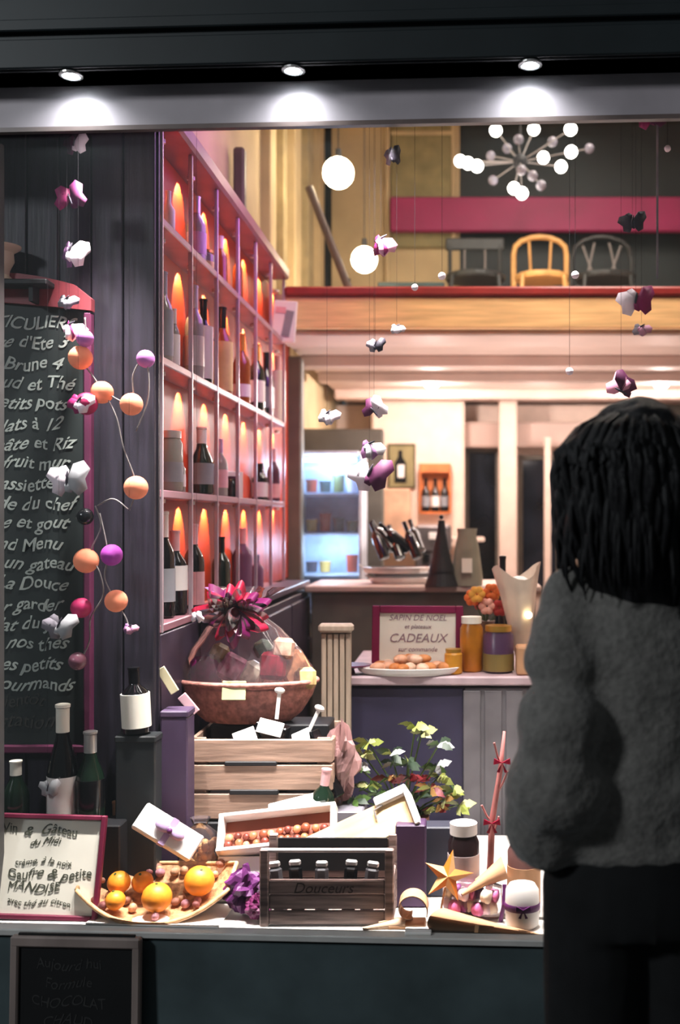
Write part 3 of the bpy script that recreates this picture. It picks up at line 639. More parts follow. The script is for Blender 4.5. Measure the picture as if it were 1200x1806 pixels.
# chalkboard on easel, left
chb = thing('chalkboard', 'tall chalkboard menu in a dull red frame at the left of the window', 'chalkboard', (-1.345, 2.958, .80), (0, 0, R(0)))
bw, bh = .50, 1.29
CHB_T = 1.29
MB().box((0, 0, bh / 2), (bw, .012, bh)).build('slate', CHALK, chb)
MB().box((bw / 2 + .008, -.004, bh / 2 - .02), (.022, .03, bh - .04), b=.004).build('frame_bar', mat('plum_frame', (92, 34, 66), .5), chb)
MB().box((-bw / 2 - .008, -.004, bh / 2 - .02), (.022, .03, bh - .04), b=.004).build('frame_bar', mat('plum_frame', (92, 34, 66), .5), chb)
MB().box((0, -.004, -.01), (bw + .03, .03, .024), b=.004).build('frame_bar', mat('plum_frame', (92, 34, 66), .5), chb)
arc = [(-.27, bh - .03), (-.27, bh + .07)] + [(x, bh + .02 + .06 * math.cos(x / .27 * 1.4)) for x in (-.2, -.13, -.06, .0, .06, .12, .18, .22)] + [(.27, bh + .005), (.27, bh - .03), (.12, bh - .015), (0, bh - .005), (-.12, bh - .01)]
MB().prism(arc, .03, Matrix.Translation((0, -.004, -.005))).build('top_rail', RFRAME, chb)
for s in (-.5, .5): MB().box((s * .4, -.0, -.22), (.03, .04, .42), b=.004).build('leg', mat('plum_frame', (92, 34, 66), .5), chb)
ln = ["PARTICULIERS", "un verre d'Ete 3", "la Bière Brune 4", "vin chaud et Thé", "les petits pots", "nos plats à 12", "pâte et Riz", "avec du fruit mur", "dans les assiettes", "salade du chef", "crème et gout", "le grand Menu", "tout un gateau", "verre de La Douce", "et pour garder", "le plat du jour", "tous nos thés", "et les petits", "cafés gourmands"]
for i, s in enumerate(ln):
    z = bh - .07 - i * .058
    text(chb, s, (.215 - .018 * (i % 3), -.0075, z), .052 if i else .05, CHALKW, (R(90), R(1.5 * math.sin(i * 2.1)), 0), .35, 'chalk_writing', 'RIGHT', .0003, .0006)
text(chb, 'Bonne dégustation', (.16, -.0075, .07), .06, CHALKF, (R(90), 0, 0), .35, 'chalk_writing', 'RIGHT', .0003)
text(chb, 'à bientôt', (.13, -.0075, .13), .05, CHALKF, (R(90), 0, 0), .35, 'chalk_writing', 'RIGHT', .0003)
# urn on a small bracket shelf
us = thing('wall_bracket', 'narrow dark bracket shelf carrying the cream urn', 'shelf', (-1.33, 2.975, 2.125))
MB().box((0, -.045, 0), (.3, .10, .016), b=.003).build('board', BLACKM, us)
for s in (-1, 1): MB().box((s * .1, -.04, -.03), (.012, .08, .045)).build('bracket', BLACKM, us)
small(MB().lathe([(.03, 0), (.036, .006), (.022, .02), (.024, .035), (.036, .06), (.034, .085), (.052, .098), (.055, .104), (.046, .106), (.03, .095)], n=24), 'cream_urn', mat('cream_glaze', (214, 196, 168), .35, var=.05), 'small cream urn with a flaring rim above the chalkboard', 'urn', (WX(2, 2.93), 2.93, 2.134))
# cotton ball string lights
sl = thing('string_lights', 'string of peach and purple cotton balls hung on a grey cord at the left', 'string lights', P(150, 560, 2.84))
o0 = sl.location.copy()
PEACH = mat('peach_ball', (222, 132, 98), .8, var=.08, scale=30, emit=.16); PBALL = mat('purple_ball', (150, 50, 150), .7, var=.1, emit=.12)
MBALL = mat('crimson_ball', (160, 20, 80), .6, var=.1, emit=.06); LBALL = mat('lilac_ball', (160, 96, 160), .7, var=.1, emit=.12); KBALL = mat('black_ball', (28, 30, 34), .15, var=0); TBALL = mat('mauve_brown_ball', (110, 70, 84), .2)
balls = [(150, 597, 15, LBALL, 'lilac ball'), (142, 631, 21, PEACH, 'peach ball'), (180, 692, 20, PEACH, 'peach ball'), (152, 712, 20, MBALL, 'crimson ball'), (232, 713, 20, PEACH, 'peach ball'), (257, 633, 16, LBALL, 'lilac ball'), (240, 860, 21, PEACH, 'peach ball'), (150, 911, 15, KBALL, 'black glossy ball'), (152, 989, 22, PEACH, 'peach ball'), (197, 979, 19, PBALL, 'purple ball'), (143, 1072, 18, MBALL, 'crimson ball'), (205, 1060, 20, PEACH, 'peach ball'), (137, 1166, 16, TBALL, 'mauve ball')]
for i, (px, py, r, m_, lb_) in enumerate(balls):
    q = P(px, py, 2.83 + .012 * (i % 3)) - o0
    b = smoothed(MB().ball(q, r * 2.84 / F, 18).build('cotton_ball', m_, sl), 180); b['label'] = lb_
def wob(pts, D, n=6):
    P_ = [P(x, y, D) - o0 for x, y in pts]; out = []
    for i in range(len(P_) - 1):
        p0, p1, p2, p3 = P_[max(i - 1, 0)], P_[i], P_[i + 1], P_[min(i + 2, len(P_) - 1)]
        for k in range(n):
            t = k / n; out.append(.5 * ((2 * p1) + (-p0 + p2) * t + (2 * p0 - 5 * p1 + 4 * p2 - p3) * t * t + (-p0 + 3 * p1 - 3 * p2 + p3) * t ** 3))
    return out + [P_[-1]]
for pts in ([(150, 560), (152, 600), (150, 640), (165, 665), (182, 690), (205, 735), (218, 790), (240, 855), (228, 900)], [(182, 690), (232, 712), (235, 660), (257, 632), (262, 700), (240, 760)],
            [(168, 892), (178, 930), (160, 975), (176, 1010), (182, 1050), (160, 1090), (158, 1130), (142, 1165)], [(176, 905), (190, 975), (185, 1020), (205, 1060), (222, 1090), (228, 1110)], [(228, 900), (200, 880), (172, 892)]):
    smoothed(MB().tube(wob(pts, 2.85), .0022, 6).build('cord', CORD, sl), 180)
# hanging paper ornaments
PAPERS = {'white': mat('lit_paper_white', (240, 226, 236), .6, var=.05), 'lilac': mat('paper_lilac', (150, 104, 150), .6, var=.1), 'plum': mat('paper_plum', (88, 26, 70), .6, var=.15), 'magenta': mat('paper_magenta', (150, 30, 96), .6, var=.15),  # plain paper colours for the ornaments
          'pink': mat('paper_pink', (226, 160, 190), .6, var=.1), 'grey': mat('paper_grey', (136, 130, 140), .6, var=.1), 'dark': mat('paper_dark', (46, 40, 54), .6, var=.15), 'silver': mat('paper_silver', (176, 176, 180), .4, var=.1)}
HG = 'paper ornaments hung in the window'
OS = .82
def wing(t, m_, w_, h_, rot, off=(0, 0, 0)):
    pts = [(0, 0), (.25 * w_, .5 * h_), (.7 * w_, .62 * h_), (w_, .38 * h_), (.82 * w_, .05 * h_), (.95 * w_, -.25 * h_), (.6 * w_, -.5 * h_), (.2 * w_, -.3 * h_)]
    n = len(pts); m = MB(); bow = [(.0 if i == 0 else .18 * w_ * math.sin(pts[i][0] / w_ * 2.6)) for i in range(n)]
    vs = [(x, -b - .0006, z) for (x, z), b in zip(pts, bow)] + [(x, -b + .0006, z) for (x, z), b in zip(pts, bow)] + [(.5 * w_, -.12 * w_, .05 * h_), (.5 * w_, -.12 * w_ + .0012, .05 * h_)]
    fs = [(i, (i + 1) % n, 2 * n) for i in range(n)] + [((i + 1) % n + n, i + n, 2 * n + 1) for i in range(n)] + [(i, i + n, (i + 1) % n + n, (i + 1) % n) for i in range(n)]
    m.add(vs, fs).build('wing', m_, t, True, loc=off, rot=rot)
def butterfly(px, py, D, size, ca, cb, label, roll=0, top=2.66, thr=True, yaw=20, tm=THREAD):
    p = P(px, py, D); t = thing('paper_butterfly', label, 'ornament', p, group=HG); s = size * D / F * OS
    wing(t, PAPERS[ca], s * .62, s * .9, (0, R(roll), R(yaw)))
    wing(t, PAPERS[cb], s * .62, s * .8, (R(0), R(roll + 14), R(180 - yaw)))
    wing(t, PAPERS[ca], s * .40, s * .5, (0, R(roll + 48), R(yaw)), (0, .002, -.01 * s))
    wing(t, PAPERS[cb], s * .40, s * .5, (0, R(roll - 34), R(180 - yaw)), (0, .002, -.01 * s))
    MB().ball((0, 0, 0), s * .06, 8, (.7, .7, 4.2), (0, R(roll), 0)).build('body', PAPERS['dark'], t, True)
    if thr: MB().tube([(0, 0, s * .2), (0, 0, top - p.z)], .0004, 4).build('thread', tm, t)
    return t
TR = 2.655
butterfly(130, 252, 2.84, 46, 'white', 'plum', 'lilac and white butterfly, topmost on the left thread', 10)
butterfly(124, 352, 2.842, 60, 'plum', 'magenta', 'plum butterfly second from the top on the left thread', -20, yaw=0)
butterfly(122, 440, 2.844, 66, 'white', 'lilac', 'bright white butterfly third from the top on the left thread', 25, yaw=45)
butterfly(116, 526, 2.846, 40, 'grey', 'grey', 'grey butterfly above the lilac ball on the left thread', 50)
butterfly(122, 572, 2.848, 60, 'white', 'magenta', 'white and magenta butterfly beside the lilac ball, chalkboard corner', 60, yaw=50)
butterfly(138, 706, 2.80, 50, 'white', 'magenta', 'white and magenta butterfly beside the crimson ball at the left', 35)
butterfly(118, 845, 2.80, 76, 'silver', 'white', 'silver white spread butterfly at the right edge of the chalkboard', 4, yaw=10)
butterfly(104, 1100, 2.80, 62, 'silver', 'grey', 'large silver butterfly low on the chalkboard', 25, yaw=5)
butterfly(228, 1104, 2.80, 30, 'pink', 'lilac', 'small pink butterfly below the lowest right peach ball', 60)
butterfly(690, 272, 2.82, 44, 'dark', 'grey', 'dark grey butterfly left of the olive wall panel', 0, yaw=50)
butterfly(672, 420, 2.83, 64, 'pink', 'magenta', 'pink butterfly above the lower globe lamp', 60, yaw=50)
butterfly(1150, 204, 2.81, 56, 'plum', 'magenta', 'plum butterfly high on the right in front of the transom', 8, yaw=0, top=2.66)
butterfly(1116, 388, 2.82, 48, 'dark', 'dark', 'dark butterfly in front of the magenta band at the right', 15, yaw=20)
butterfly(1122, 528, 2.81, 66, 'magenta', 'white', 'magenta and white butterfly over the wooden gallery fascia', 10, yaw=20)
butterfly(1132, 575, 2.83, 36, 'pink', 'grey', 'pale pink butterfly below the magenta and white one at the right', 60)
butterfly(662, 606, 2.82, 34, 'dark', 'grey', 'small dark butterfly under the wooden gallery fascia', 20)
butterfly(700, 574, 2.84, 30, 'white', 'silver', 'tiny white butterfly on the wooden gallery fascia', 70)
butterfly(577, 728, 2.82, 44, 'white', 'silver', 'small white butterfly above the chiller', 50, yaw=30)
butterfly(660, 726, 2.82, 50, 'white', 'plum', 'white and plum butterfly left of the spotlight glow', -40, yaw=20)
butterfly(652, 782, 2.83, 58, 'silver', 'lilac', 'silver and lilac butterfly right above the chiller top', 65, yaw=40)
butterfly(652, 832, 2.81, 76, 'plum', 'white', 'large plum and white butterfly over the chiller corner', 25, yaw=10)
butterfly(1096, 690, 2.82, 66, 'plum', 'pink', 'plum and pink butterfly right above the persons head', -60, yaw=30)
for px, py, r, lb_ in ((780, 487, 7, 'tiny white bead for a light dot in front of the dark chair left of the gallery'), (1015, 485, 7, 'tiny white bead for a light dot right of the pale bentwood chair'), (732, 507, 6, 'tiny rosy bead for a light dot on the red gallery edge'), (1005, 655, 7, 'tiny white bead below the gallery, left of the head'), (1178, 262, 6, 'tiny grey bead near the top right')):
    p = P(px, py, 2.82); t = thing('hanging_bead', lb_, 'ornament', p, group='small beads on threads')  # beads and threads made up in place of small light dots
    smoothed(MB().ball((0, 0, 0), r * 2.82 / F, 10).build('bead', PAPERS['white'], t), 180); MB().tube([(0, 0, .005), (0, 0, 2.66 - p.z)], .0006, 4).build('thread', THREAD, t)
t = thing('hanging_strip', 'pale vertical nylon strip at the right of the gallery view', 'ornament', P(1160, 240, 2.86), group=HG); MB().box((0, 0, -.17), (.006, .001, .46)).build('strip', PAPERS['grey'], t); MB().tube([(0, 0, .05), (0, 0, .16)], .0008, 4).build('thread', THREAD, t)

# ------------------------------------------------------------------ DISPLAY: objects, left
riser(-1.42, -.96, 2.845, 2.945, .60, 'black riser box hidden behind the price sign')
LB = 'bottles behind the price sign'
bottle('fizz_bottle', 'dark champagne bottle with tall pale neck foil behind the price sign', (WX(110, 2.89), 2.893, .601), h=.32, r=.042, glass=DGLASS, lab=WHITE, foil=CARD, kind='fizz', group=LB, labz=(.05, .4))
bottle('fizz_bottle', 'dark bottle with silver neck right of the pale necked champagne bottle', (WX(158, 2.89), 2.896, .601), h=.245, r=.040, glass=DGREEN, lab=BLACK, foil=FOILW, kind='fizz', group=LB)
bottle('fizz_bottle', 'green bottle with cream cap, leftmost behind the price sign', (WX(28, 2.89), 2.89, .601), h=.165, r=.036, glass=DGREEN, lab=None, foil=CARD, kind='fizz', group=LB)
butterfly(84, 1390, 2.83, 40, 'silver', 'silver', 'thin silver butterfly left of the pale necked champagne bottle', 10, thr=True)
t = thing('tall_gift_box', 'tall black gift box beside the purple box', 'box', (WX(243, 2.93), 2.940, ZP)); MB().box((0, 0, .225), (.115, .066, .45), b=.004).build('carton', mat('black_green_card', (40, 44, 46), .5), t); MB().box((0, 0, .455), (.119, .070, .02), b=.004).build('lid', mat('black_green_card', (40, 44, 46), .5), t)
bottle('small_wine_bottle', 'small dark bottle with large ivory label standing on the tall black box', (WX(234, 2.9), 2.940, .838), h=.185, r=.040, glass=DGLASS, lab=CARD, foil=BLACK, rot=(0, R(-3), 0), labz=(.1, .62))
t = thing('wine_gift_box', 'tall matt purple wine gift box left of the slatted crate', 'box', (WX(316, 3.05) , 3.035, ZP)); MB().box((0, 0, .25), (.08, .08, .50), b=.004).build('carton', PURPB, t); MB().box((0, 0, .51), (.083, .083, .02), b=.004).build('lid', PURPB, t)
sign('price_sign', 'white handwritten price sign in a maroon frame at the bottom left', (-1.155, 2.76, ZP), (R(-13), R(1.0), R(-2)), .33, .275, MAROON, [
    ('Vin  &  Gâteau', -.02, .232, .036), ('du Midi', .0, .202, .026), ('crème, à la noix', .0, .15, .024), ('Gaufre & petite', .02, .118, .038), ('MANDISE', -.02, .083, .034), ('avec thé au citron', .0, .045, .024)], INK, fw=.014)
# fruit tray
TC = Vector((WX(287, 2.86), 2.848, ZP))
o = small(MB().box((0, 0, 0), (.36, .16, .003)), 'paper_napkin', WHITE, 'white paper napkin under the fruit tray', 'napkin', (TC.x + .02, 2.79, ZP + .0035), (0, 0, R(-4)), smooth=False)
ty = thing('wicker_tray', 'leaf shaped wicker tray of oranges and nuts tilted toward the glass', 'tray', TC + Vector((0, 0, .012)), (R(20), 0, 0))
m = MB(); NU, NV = 20, 8; vs = []; fs = []
def tray_pt(u, v):  # u,v in -1..1
    x = .205 * u; wv = .125 * (1 - .55 * abs(u) ** 2.2); y = wv * v
    return Vector((x, y, .008 + .055 * abs(u) ** 2.4 + .028 * v * v))
for i in range(NU + 1):
    for j in range(NV + 1): vs.append(tray_pt(-1 + 2 * i / NU, -1 + 2 * j / NV))
nn = len(vs); vs += [v - Vector((0, 0, .007)) for v in vs]
for i in range(NU):
    for j in range(NV):
        a = i * (NV + 1) + j; fs += [(a, a + NV + 1, a + NV + 2, a + 1), (a + nn, a + 1 + nn, a + NV + 2 + nn, a + NV + 1 + nn)]
m.add(vs, fs).build('dish', mat('wicker', (190, 140, 96), .6, var=.25, scale=60, bump=.5), ty, True)
rim = [tray_pt(-1 + 2 * i / NU, -1) for i in range(NU + 1)] + [tray_pt(1 - 2 * i / NU, 1) for i in range(NU + 1)]
smoothed(MB().tube(rim + [rim[0]], .006, 8).build('rim', mat('wicker_rim', (214, 170, 122), .6, var=.2, scale=50), ty), 180)
bpy.context.view_layer.update()
MT = Matrix.Translation(TC + Vector((0, 0, .012))) @ Euler((R(20), 0, 0)).to_matrix().to_4x4()
for (u, v, r, lb_) in ((-.55, .05, .032, 'orange at the far left of the tray'), (-.26, .18, .030, 'orange second from the left, at the back of the tray'), (-.48, -.62, .027, 'small orange at the front left of the tray'), (.05, -.45, .041, 'largest orange, front centre of the tray'), (.55, .0, .042, 'big orange at the right of the tray')):
    q = tray_pt(u, v); p = MT @ (q + Vector((0, 0, r + .012)))
    t = thing('orange', lb_, 'orange', p, (R(20 + 30 * v), R(25 * u), 0), 'oranges on the wicker tray')
    smoothed(MB().ball((0, 0, 0), r, 20, (1, 1, .94)).build('peel', ORANGE, t), 180); MB().cyl((0, 0, r * .93), .004, .004, 6).build('stem_end', mat('stem_green', (70, 90, 40), .6), t)
NUT = [mat('nut_%d' % i, c, .6, var=.2, scale=40, bump=.4) for i, c in enumerate(((150, 100, 80), (196, 150, 116), (116, 62, 60), (170, 120, 130)))]
k = 0
for i in range(46):
    u, v = random.uniform(-.86, .86), random.uniform(-.85, .9)
    q = tray_pt(u, v)
    if any(math.hypot(u - a, (v - b) * .6) < .19 for a, b in ((-.55, .05), (-.26, .18), (-.48, -.62), (.05, -.45), (.55, 0))): continue
    o = MB().ball((0, 0, 0), random.uniform(.010, .014), 10, (1.15, .9, .9)).build('nut', NUT[k % 4], loc=MT @ (q + Vector((0, 0, .014))), rot=(random.random(), random.random(), random.random() * 3))
    tag(smoothed(o, 180), 'brown nut lying among the oranges on the wicker tray', 'nut', 'nuts on the wicker tray'); k += 1
# white gift with ribbon, nut bag behind
gf = thing('white_gift', 'white gift box with lilac bow leaning above the fruit tray', 'gift', P(296, 1468, 2.85) , (R(-25), R(34), R(8)))
MB().box((0, 0, 0), (.185, .05, .075), b=.004).build('box', WHITE, gf); LIL = mat('lilac_ribbon', (186, 160, 200), .4)
MB().box((.0, 0, 0), (.018, .053, .078)).build('ribbon', LIL, gf)
m = MB()
for s in (-1, 1): m.ball((s * .022, -.035, .004), .02, 10, (1.2, .5, .8))
m.ball((0, -.036, .004), .009, 8); m.build('bow', LIL, gf, True); MB().ball((0, -.046, .0), .008, 8).build('knot', PURP, gf, True)
nb = thing('nut_bag', 'clear bag of golden nuts right of the white gift box', 'bag', (WX(355, 2.98), 2.97, ZP))
smoothed(MB().lathe([(.05, 0), (.062, .03), (.065, .11), (.05, .17), (.02, .195), (.03, .215)], n=20, sy=.7).build('wrapper', CELLO, nb))
m = MB()
for i in range(70):
    a = random.random() * 6.28; rr = random.uniform(.02, .046); m.ball((rr * math.cos(a), rr * .7 * math.sin(a), .015 + random.random() * .145), .012, 8)
m.build('nuts', mat('golden_nut', (214, 164, 108), .6, var=.25, scale=30), nb, True)['kind'] = 'stuff'
t = bottle('slim_flask', 'short bottle with wooden stopper between the price sign and fruit tray', (WX(207, 2.96), 2.955, ZP), h=.26, r=.03, glass=mat('brownish', (120, 74, 60), .3), lab=None, foil=KRAFT)
# potpourri heap behind tray left
# purple shredded tissue
def crumple(name, label, cat, loc, sc, m_, seed, amp=.35, n=26):
    rnd = random.Random(seed); ph = [(rnd.uniform(2, 7), rnd.uniform(2, 7), rnd.uniform(0, 6)) for _ in range(6)]
    b = MB().ball((0, 0, 0), 1, n); v2 = []
    for v in b.v:
        v = Vector(v); a = math.atan2(v.y, v.x); e = v.z
        q = 1 + amp * sum(math.sin(p[0] * a + p[2]) * math.cos(p[1] * e * 1.5 + p[2]) for p in ph) / 3
        v2.append((v.x * q * sc[0], v.y * q * sc[1], (v.z * q) * sc[2]))
    zmin = min(v[2] for v in v2); b.v = [(x, y, z - zmin) for x, y, z in v2]
    o = b.build(name, m_, loc=loc); return tag(o, label, cat)
crumple('tissue_paper', 'crumpled purple tissue paper between fruit tray and front crate', 'tissue paper', (WX(428, 2.8), 2.80, ZP), (.048, .045, .055), PURP, 3)
crumple('tissue_paper', 'second crumple of plum tissue low beside the front crate', 'tissue paper', (WX(447, 2.72) + .003, 2.755, ZP), (.03, .03, .03), mat('plum_tissue', (110, 30, 84), .5, var=.2), 5)
small(MB().box((0, 0, .06), (.16, .02, .12), (R(-15), 0, 0), b=.002), 'white_card', WHITE, 'blank white card standing behind the purple tissue paper', 'card', (WX(430, 2.87), 2.895, ZP + .003), smooth=False)

# slatted crate
riser(-.84, -.405, 3.10, 3.42, .533, 'dark riser under the slatted crate')
cr = thing('slatted_crate', 'weathered slatted wooden crate under the gift basket', 'crate', (-.62, 3.255, .534))
cw, cdp, chh = .44, .29, .255
for s in (-1, 1):
    for y in (-1, 1): MB().box((s * (cw / 2 - .03), y * (cdp / 2 - .016), chh / 2), (.04, .012, chh - .006), b=.002).build('corner_post', CRATEW, cr)
for k, (z, h) in enumerate(((.045, .078), (.133, .078), (.214, .07))):
    for y in (-1, 1): MB().box((0, y * (cdp / 2 - .004), z), (cw, .012, h), b=.003).build('slat', CRATEW, cr)
    for s in (-1, 1): MB().box((s * (cw / 2 - .005), 0, z), (.012, cdp - .03, h), b=.003).build('slat', CRATEW, cr)
MB().box((0, 0, .006), (cw - .03, cdp - .03, .01)).build('base', CRATEW, cr)
MB().box((-.02, -cdp / 2 + .0015, .089), (.15, .0165, .016), b=.003).build('hand_slot', BLACKM, cr); MB().box((-.03, -cdp / 2 + .0015, .176), (.16, .0165, .014), b=.003).build('hand_slot', BLACKM, cr)  # solid black bars stand in for the shade inside the slots
riser(-.81, -.43, 3.25, 3.385, .80, 'dark inner box in the slatted crate carrying the gift basket', z0=.546)
TG = 'dark boxes with white tags in the slatted crate'
for i, (px, py, w_, rz, ry, lb_) in enumerate(((432, 1298, .085, 15, -18, 'dark box with white tag at the left of the crate'), (482, 1282, .10, -8, 12, 'dark box with broad white tag in the middle of the crate'), (478, 1322, .11, 4, 2, 'low dark box with blank white tag at the crate front'), (540, 1300, .08, -20, -25, 'dark box tilted at the right end of the crate'))):
    D = 3.165 + .012 * (i % 2); p = P(px, py, D); t = thing('tagged_box', lb_, 'box', p, (0, R(ry), R(rz)), TG)
    hh = max(.06, p.z - .56 + .0)
    MB().box((0, 0, -hh / 2 + .01), (w_, .05, hh), b=.003).build('carton', BLACK, t)
    MB().box((0, -.030, .004), (w_ * .8, .004, .045), (R(-25), 0, 0), b=.001).build('tag', WHITE, t)
for px, py, lb_, r1 in ((492, 1232, 'upright white ribbon tag above the middle dark box', 6), (558, 1262, 'white bow tag at the right end of the crate', 25)):
    t = thing('ribbon_tag', lb_, 'tag', P(px, py, 3.17), (0, R(r1), 0), 'ribbon tags in the crate'); MB().box((0, 0, -.02), (.012, .004, .09), b=.001).build('stalk', WHITE, t); MB().ball((0, 0, .025), .013, 8, (1.3, .6, .8)).build('loop', WHITE, t, True)
# gift basket
gb = thing('gift_basket', 'gift basket wrapped in cellophane with a big crimson bow', 'gift basket', (WX(437, 3.3), 3.31, .803))
WK = mat('basket_wicker', (206, 140, 128), .6, var=.2, scale=50, bump=.5)
prof = [(.14, 0), (.175, .03), (.21, .085), (.222, .12), (.226, .13), (.218, .132), (.205, .10), (.13, .015)]
smoothed(MB().lathe(prof, n=36, sy=.52).build('basket_bowl', WK, gb), 60)
smoothed(MB().tube([(.224 * math.cos(R(a)), .224 * .52 * math.sin(R(a)), .13) for a in range(0, 361, 12)], .008, 8).build('basket_rim', WK, gb), 180)
m = MB(); n = 30; rings = [(.222, .11, 0), (.21, .17, .03), (.17, .23, .06), (.115, .30, .10), (.05, .355, .12), (.03, .375, .1), (.07, .40, .25), (.10, .43, .35)]; vs = []
for i, (r, z, wv) in enumerate(rings):
    for k in range(n):
        a = 2 * math.pi * k / n; q = 1 + wv * math.sin(6 * a + i) + wv * .5 * math.sin(11 * a); vs.append((r * q * math.cos(a) - .02 * (z - .11) / .3, r * q * .52 * math.sin(a), z))
m.add(vs, [(i * n + k, i * n + (k + 1) % n, (i + 1) * n + (k + 1) % n, (i + 1) * n + k) for i in range(len(rings) - 1) for k in range(n)])
m.build('cellophane_wrap', CELLO, gb, True)
CR = mat('crimson_ribbon', (150, 16, 50), .35, var=.15); CR2 = mat('plum_ribbon', (96, 18, 70), .35, var=.15)
bc_ = Vector((-.03, -.05, .355))
for i in range(20):
    a = i * 2.4; el = .25 + .6 * ((i * 7) % 5) / 5; d = Vector((math.cos(a) * math.cos(el), -.45 * abs(math.sin(a)) - .25, math.sin(a) * .75)).normalized(); L_ = .092 + .022 * (i % 3)
    side_ = d.cross(Vector((0, 1, .3))).normalized(); m = MB(); pts = []
    for k in range(9):
        g = k / 8 * math.pi; c = bc_ + d * L_ * math.sin(g) + side_ * .024 * math.cos(g); pts.append(c)
    vs = []; wv = d.cross(side_).normalized() * .018
    for c in pts: vs += [c - wv, c + wv]
    m.add(vs, [(2 * k, 2 * k + 1, 2 * k + 3, 2 * k + 2) for k in range(8)]).build('bow_loop', CR if i % 2 else CR2, gb, True)
MB().ball(bc_, .016, 10).build('bow_knot', CR, gb, True)
for i, (x, z, c, r, nm) in enumerate(((-.13, .16, (130, 26, 92), .05, 'wrapped_sweet'), (-.05, .17, (196, 120, 150), .045, 'wrapped_sweet'), (-.155, .14, (92, 24, 84), .035, 'wrapped_sweet'), (.085, .18, (170, 24, 54), .045, 'red_package'), (.02, .15, (226, 206, 186), .04, 'cream_package'), (.15, .17, (214, 150, 110), .05, 'biscuit_pack'), (.19, .14, (226, 186, 130), .035, 'biscuit_pack'), (-.09, .22, (166, 150, 110), .03, 'straw_bundle'), (.05, .23, (60, 70, 60), .03, 'bottle_neck'), (.12, .235, (216, 170, 150), .035, 'biscuit_pack'))):
    m = MB(); m.box((0, 0, 0), (r * 1.9, .05, r * 2.0), b=.014); o = m.build(nm, mat('sweet_%d' % i, c, .35, var=.25, scale=30), gb, loc=(x, -.03 + .015 * (i % 3), z), rot=(R(-10), R(35 * math.sin(i * 2.1)), R(20 * math.cos(i)))); o['label'] = '%s colored %s' % (('plum', 'pink', 'purple', 'red', 'cream', 'tan', 'straw', 'straw', 'dark green', 'pink tan')[i], nm.replace('_', ' '))
MB().box((-.02, -.118, .115), (.075, .006, .06), (R(-12), 0, 0), b=.002).build('gift_tag', mat('green_cream', (196, 196, 150), .5), gb)
t = MB().box((0, 0, 0), (.03, .006, .07), b=.002); small(t, 'ribbon_end', mat('cream_pink', (222, 180, 190), .5), 'white and pink ribbon roll left of the gift basket', 'ribbon', P(333, 1242, 3.1), (0, R(-40), 0), smooth=False)
small(MB().box((0, 0, 0), (.028, .006, .085), b=.002), 'ribbon_end', mat('straw_tag', (206, 196, 160), .5), 'straw coloured tag hanging at the front end of the wine rack', 'tag', P(296, 1200, 3.02), (0, R(-32), 0), smooth=False)
butterfly(347, 1092, 2.95, 26, 'white', 'white', 'small white butterfly beside the crimson bow', -30, thr=True, top=2.66)
# bottle leaning right of the crate
t = bottle('leaning_bottle', 'dark green bottle with pink wrapper leaning right of the slatted crate', (WX(560, 3.05), 3.05, .505), h=.2, r=.035, glass=DGREEN, lab=None, foil=PL, rot=(0, R(8), 0))
riser(-.50, -.37, 2.99, 3.09, .50, 'small dark block under the leaning green bottle')
crumple('tissue_paper', 'rosy grey crumpled wrap at the right end of the slatted crate', 'tissue paper', (WX(560, 3.2) + .075, 3.2, .56), (.045, .05, .10), mat('rosy_wrap', (170, 130, 128), .5, var=.3), 9)
riser(-.40, -.31, 3.12, 3.28, .56, 'grey block under the rosy crumpled wrap', mat('grey_block', (130, 126, 136), .5))
# box of sweets (open, tilted) and pine box
riser(-.70, -.36, 2.90, 2.985, .49, 'low black stand under the open white box', BLACKM)
ob = thing('open_sweet_box', 'open white wooden box of caramel sweets tilted toward the glass', 'box', P(490, 1463, 2.94) + Vector((0, 0, .0)), (R(-42), R(-6), 0))
bw_, bh_ = .325, .105
MB().box((0, .02, 0), (bw_, .006, bh_)).build('box_base', mat('brown_lining', (150, 80, 60), .6), ob)
for s in (-1, 1): MB().box((0, 0, s * bh_ / 2), (bw_ + .016, .045, .012), b=.002).build('side_board', WHITE, ob)
for s in (-1, 1): MB().box((s * bw_ / 2, 0, 0), (.014, .045, bh_ + .012), b=.002).build('end_board', WHITE, ob)
SWC = [mat('caramel_%d' % i, c, .4, var=.2, scale=30) for i, c in enumerate(((150, 76, 50), (186, 112, 76), (212, 150, 112), (120, 56, 44)))]
rnd = random.Random(21)
for i in range(24):
    x = -.14 + .0245 * (i % 12) + rnd.uniform(-.005, .005); z = -.030 + .026 * (i // 12) + rnd.uniform(-.005, .005)
    MB().ball((x, .006, z), .0125 + rnd.uniform(-.002, .002), 8, (1, .7, 1)).build('sweet', SWC[rnd.randrange(4)], ob, True)
small(MB().box((0, 0, 0), (.16, .012, .05), b=.003), 'box_lid', WHITE, 'loose white lid behind the open sweet box', 'lid', P(520, 1420, 3.03), (R(-50), R(-14), 0), smooth=False)
pb = thing('pine_box', 'pale pine bottle box slanting up to the right above the front crate', 'box', P(632, 1466, 2.88), (R(-38), R(-24), R(4)))
MB().box((0, 0.012, 0), (.33, .012, .10), b=.002).build('lid_board', PINE, pb)
for s in (-1, 1): MB().box((0, .035, s * .05), (.33, .05, .010), b=.002).build('side_board', PINE, pb)
MB().box((.165, .02, 0), (.014, .07, .115), b=.002).build('end_board', WHITE, pb); MB().box((-.16, .035, 0), (.01, .05, .1), b=.002).build('end_board', PINE, pb)
MB().box((.12, -.0, .055), (.10, .02, .03), (0, 0, 0), b=.004).build('paper_flap', WHITE, pb)
MB().tube([(.06, -.0, .01), (.062, -.004, .035), (.09, -.002, .04)], .003, 6).build('string_loop', CORD, pb)
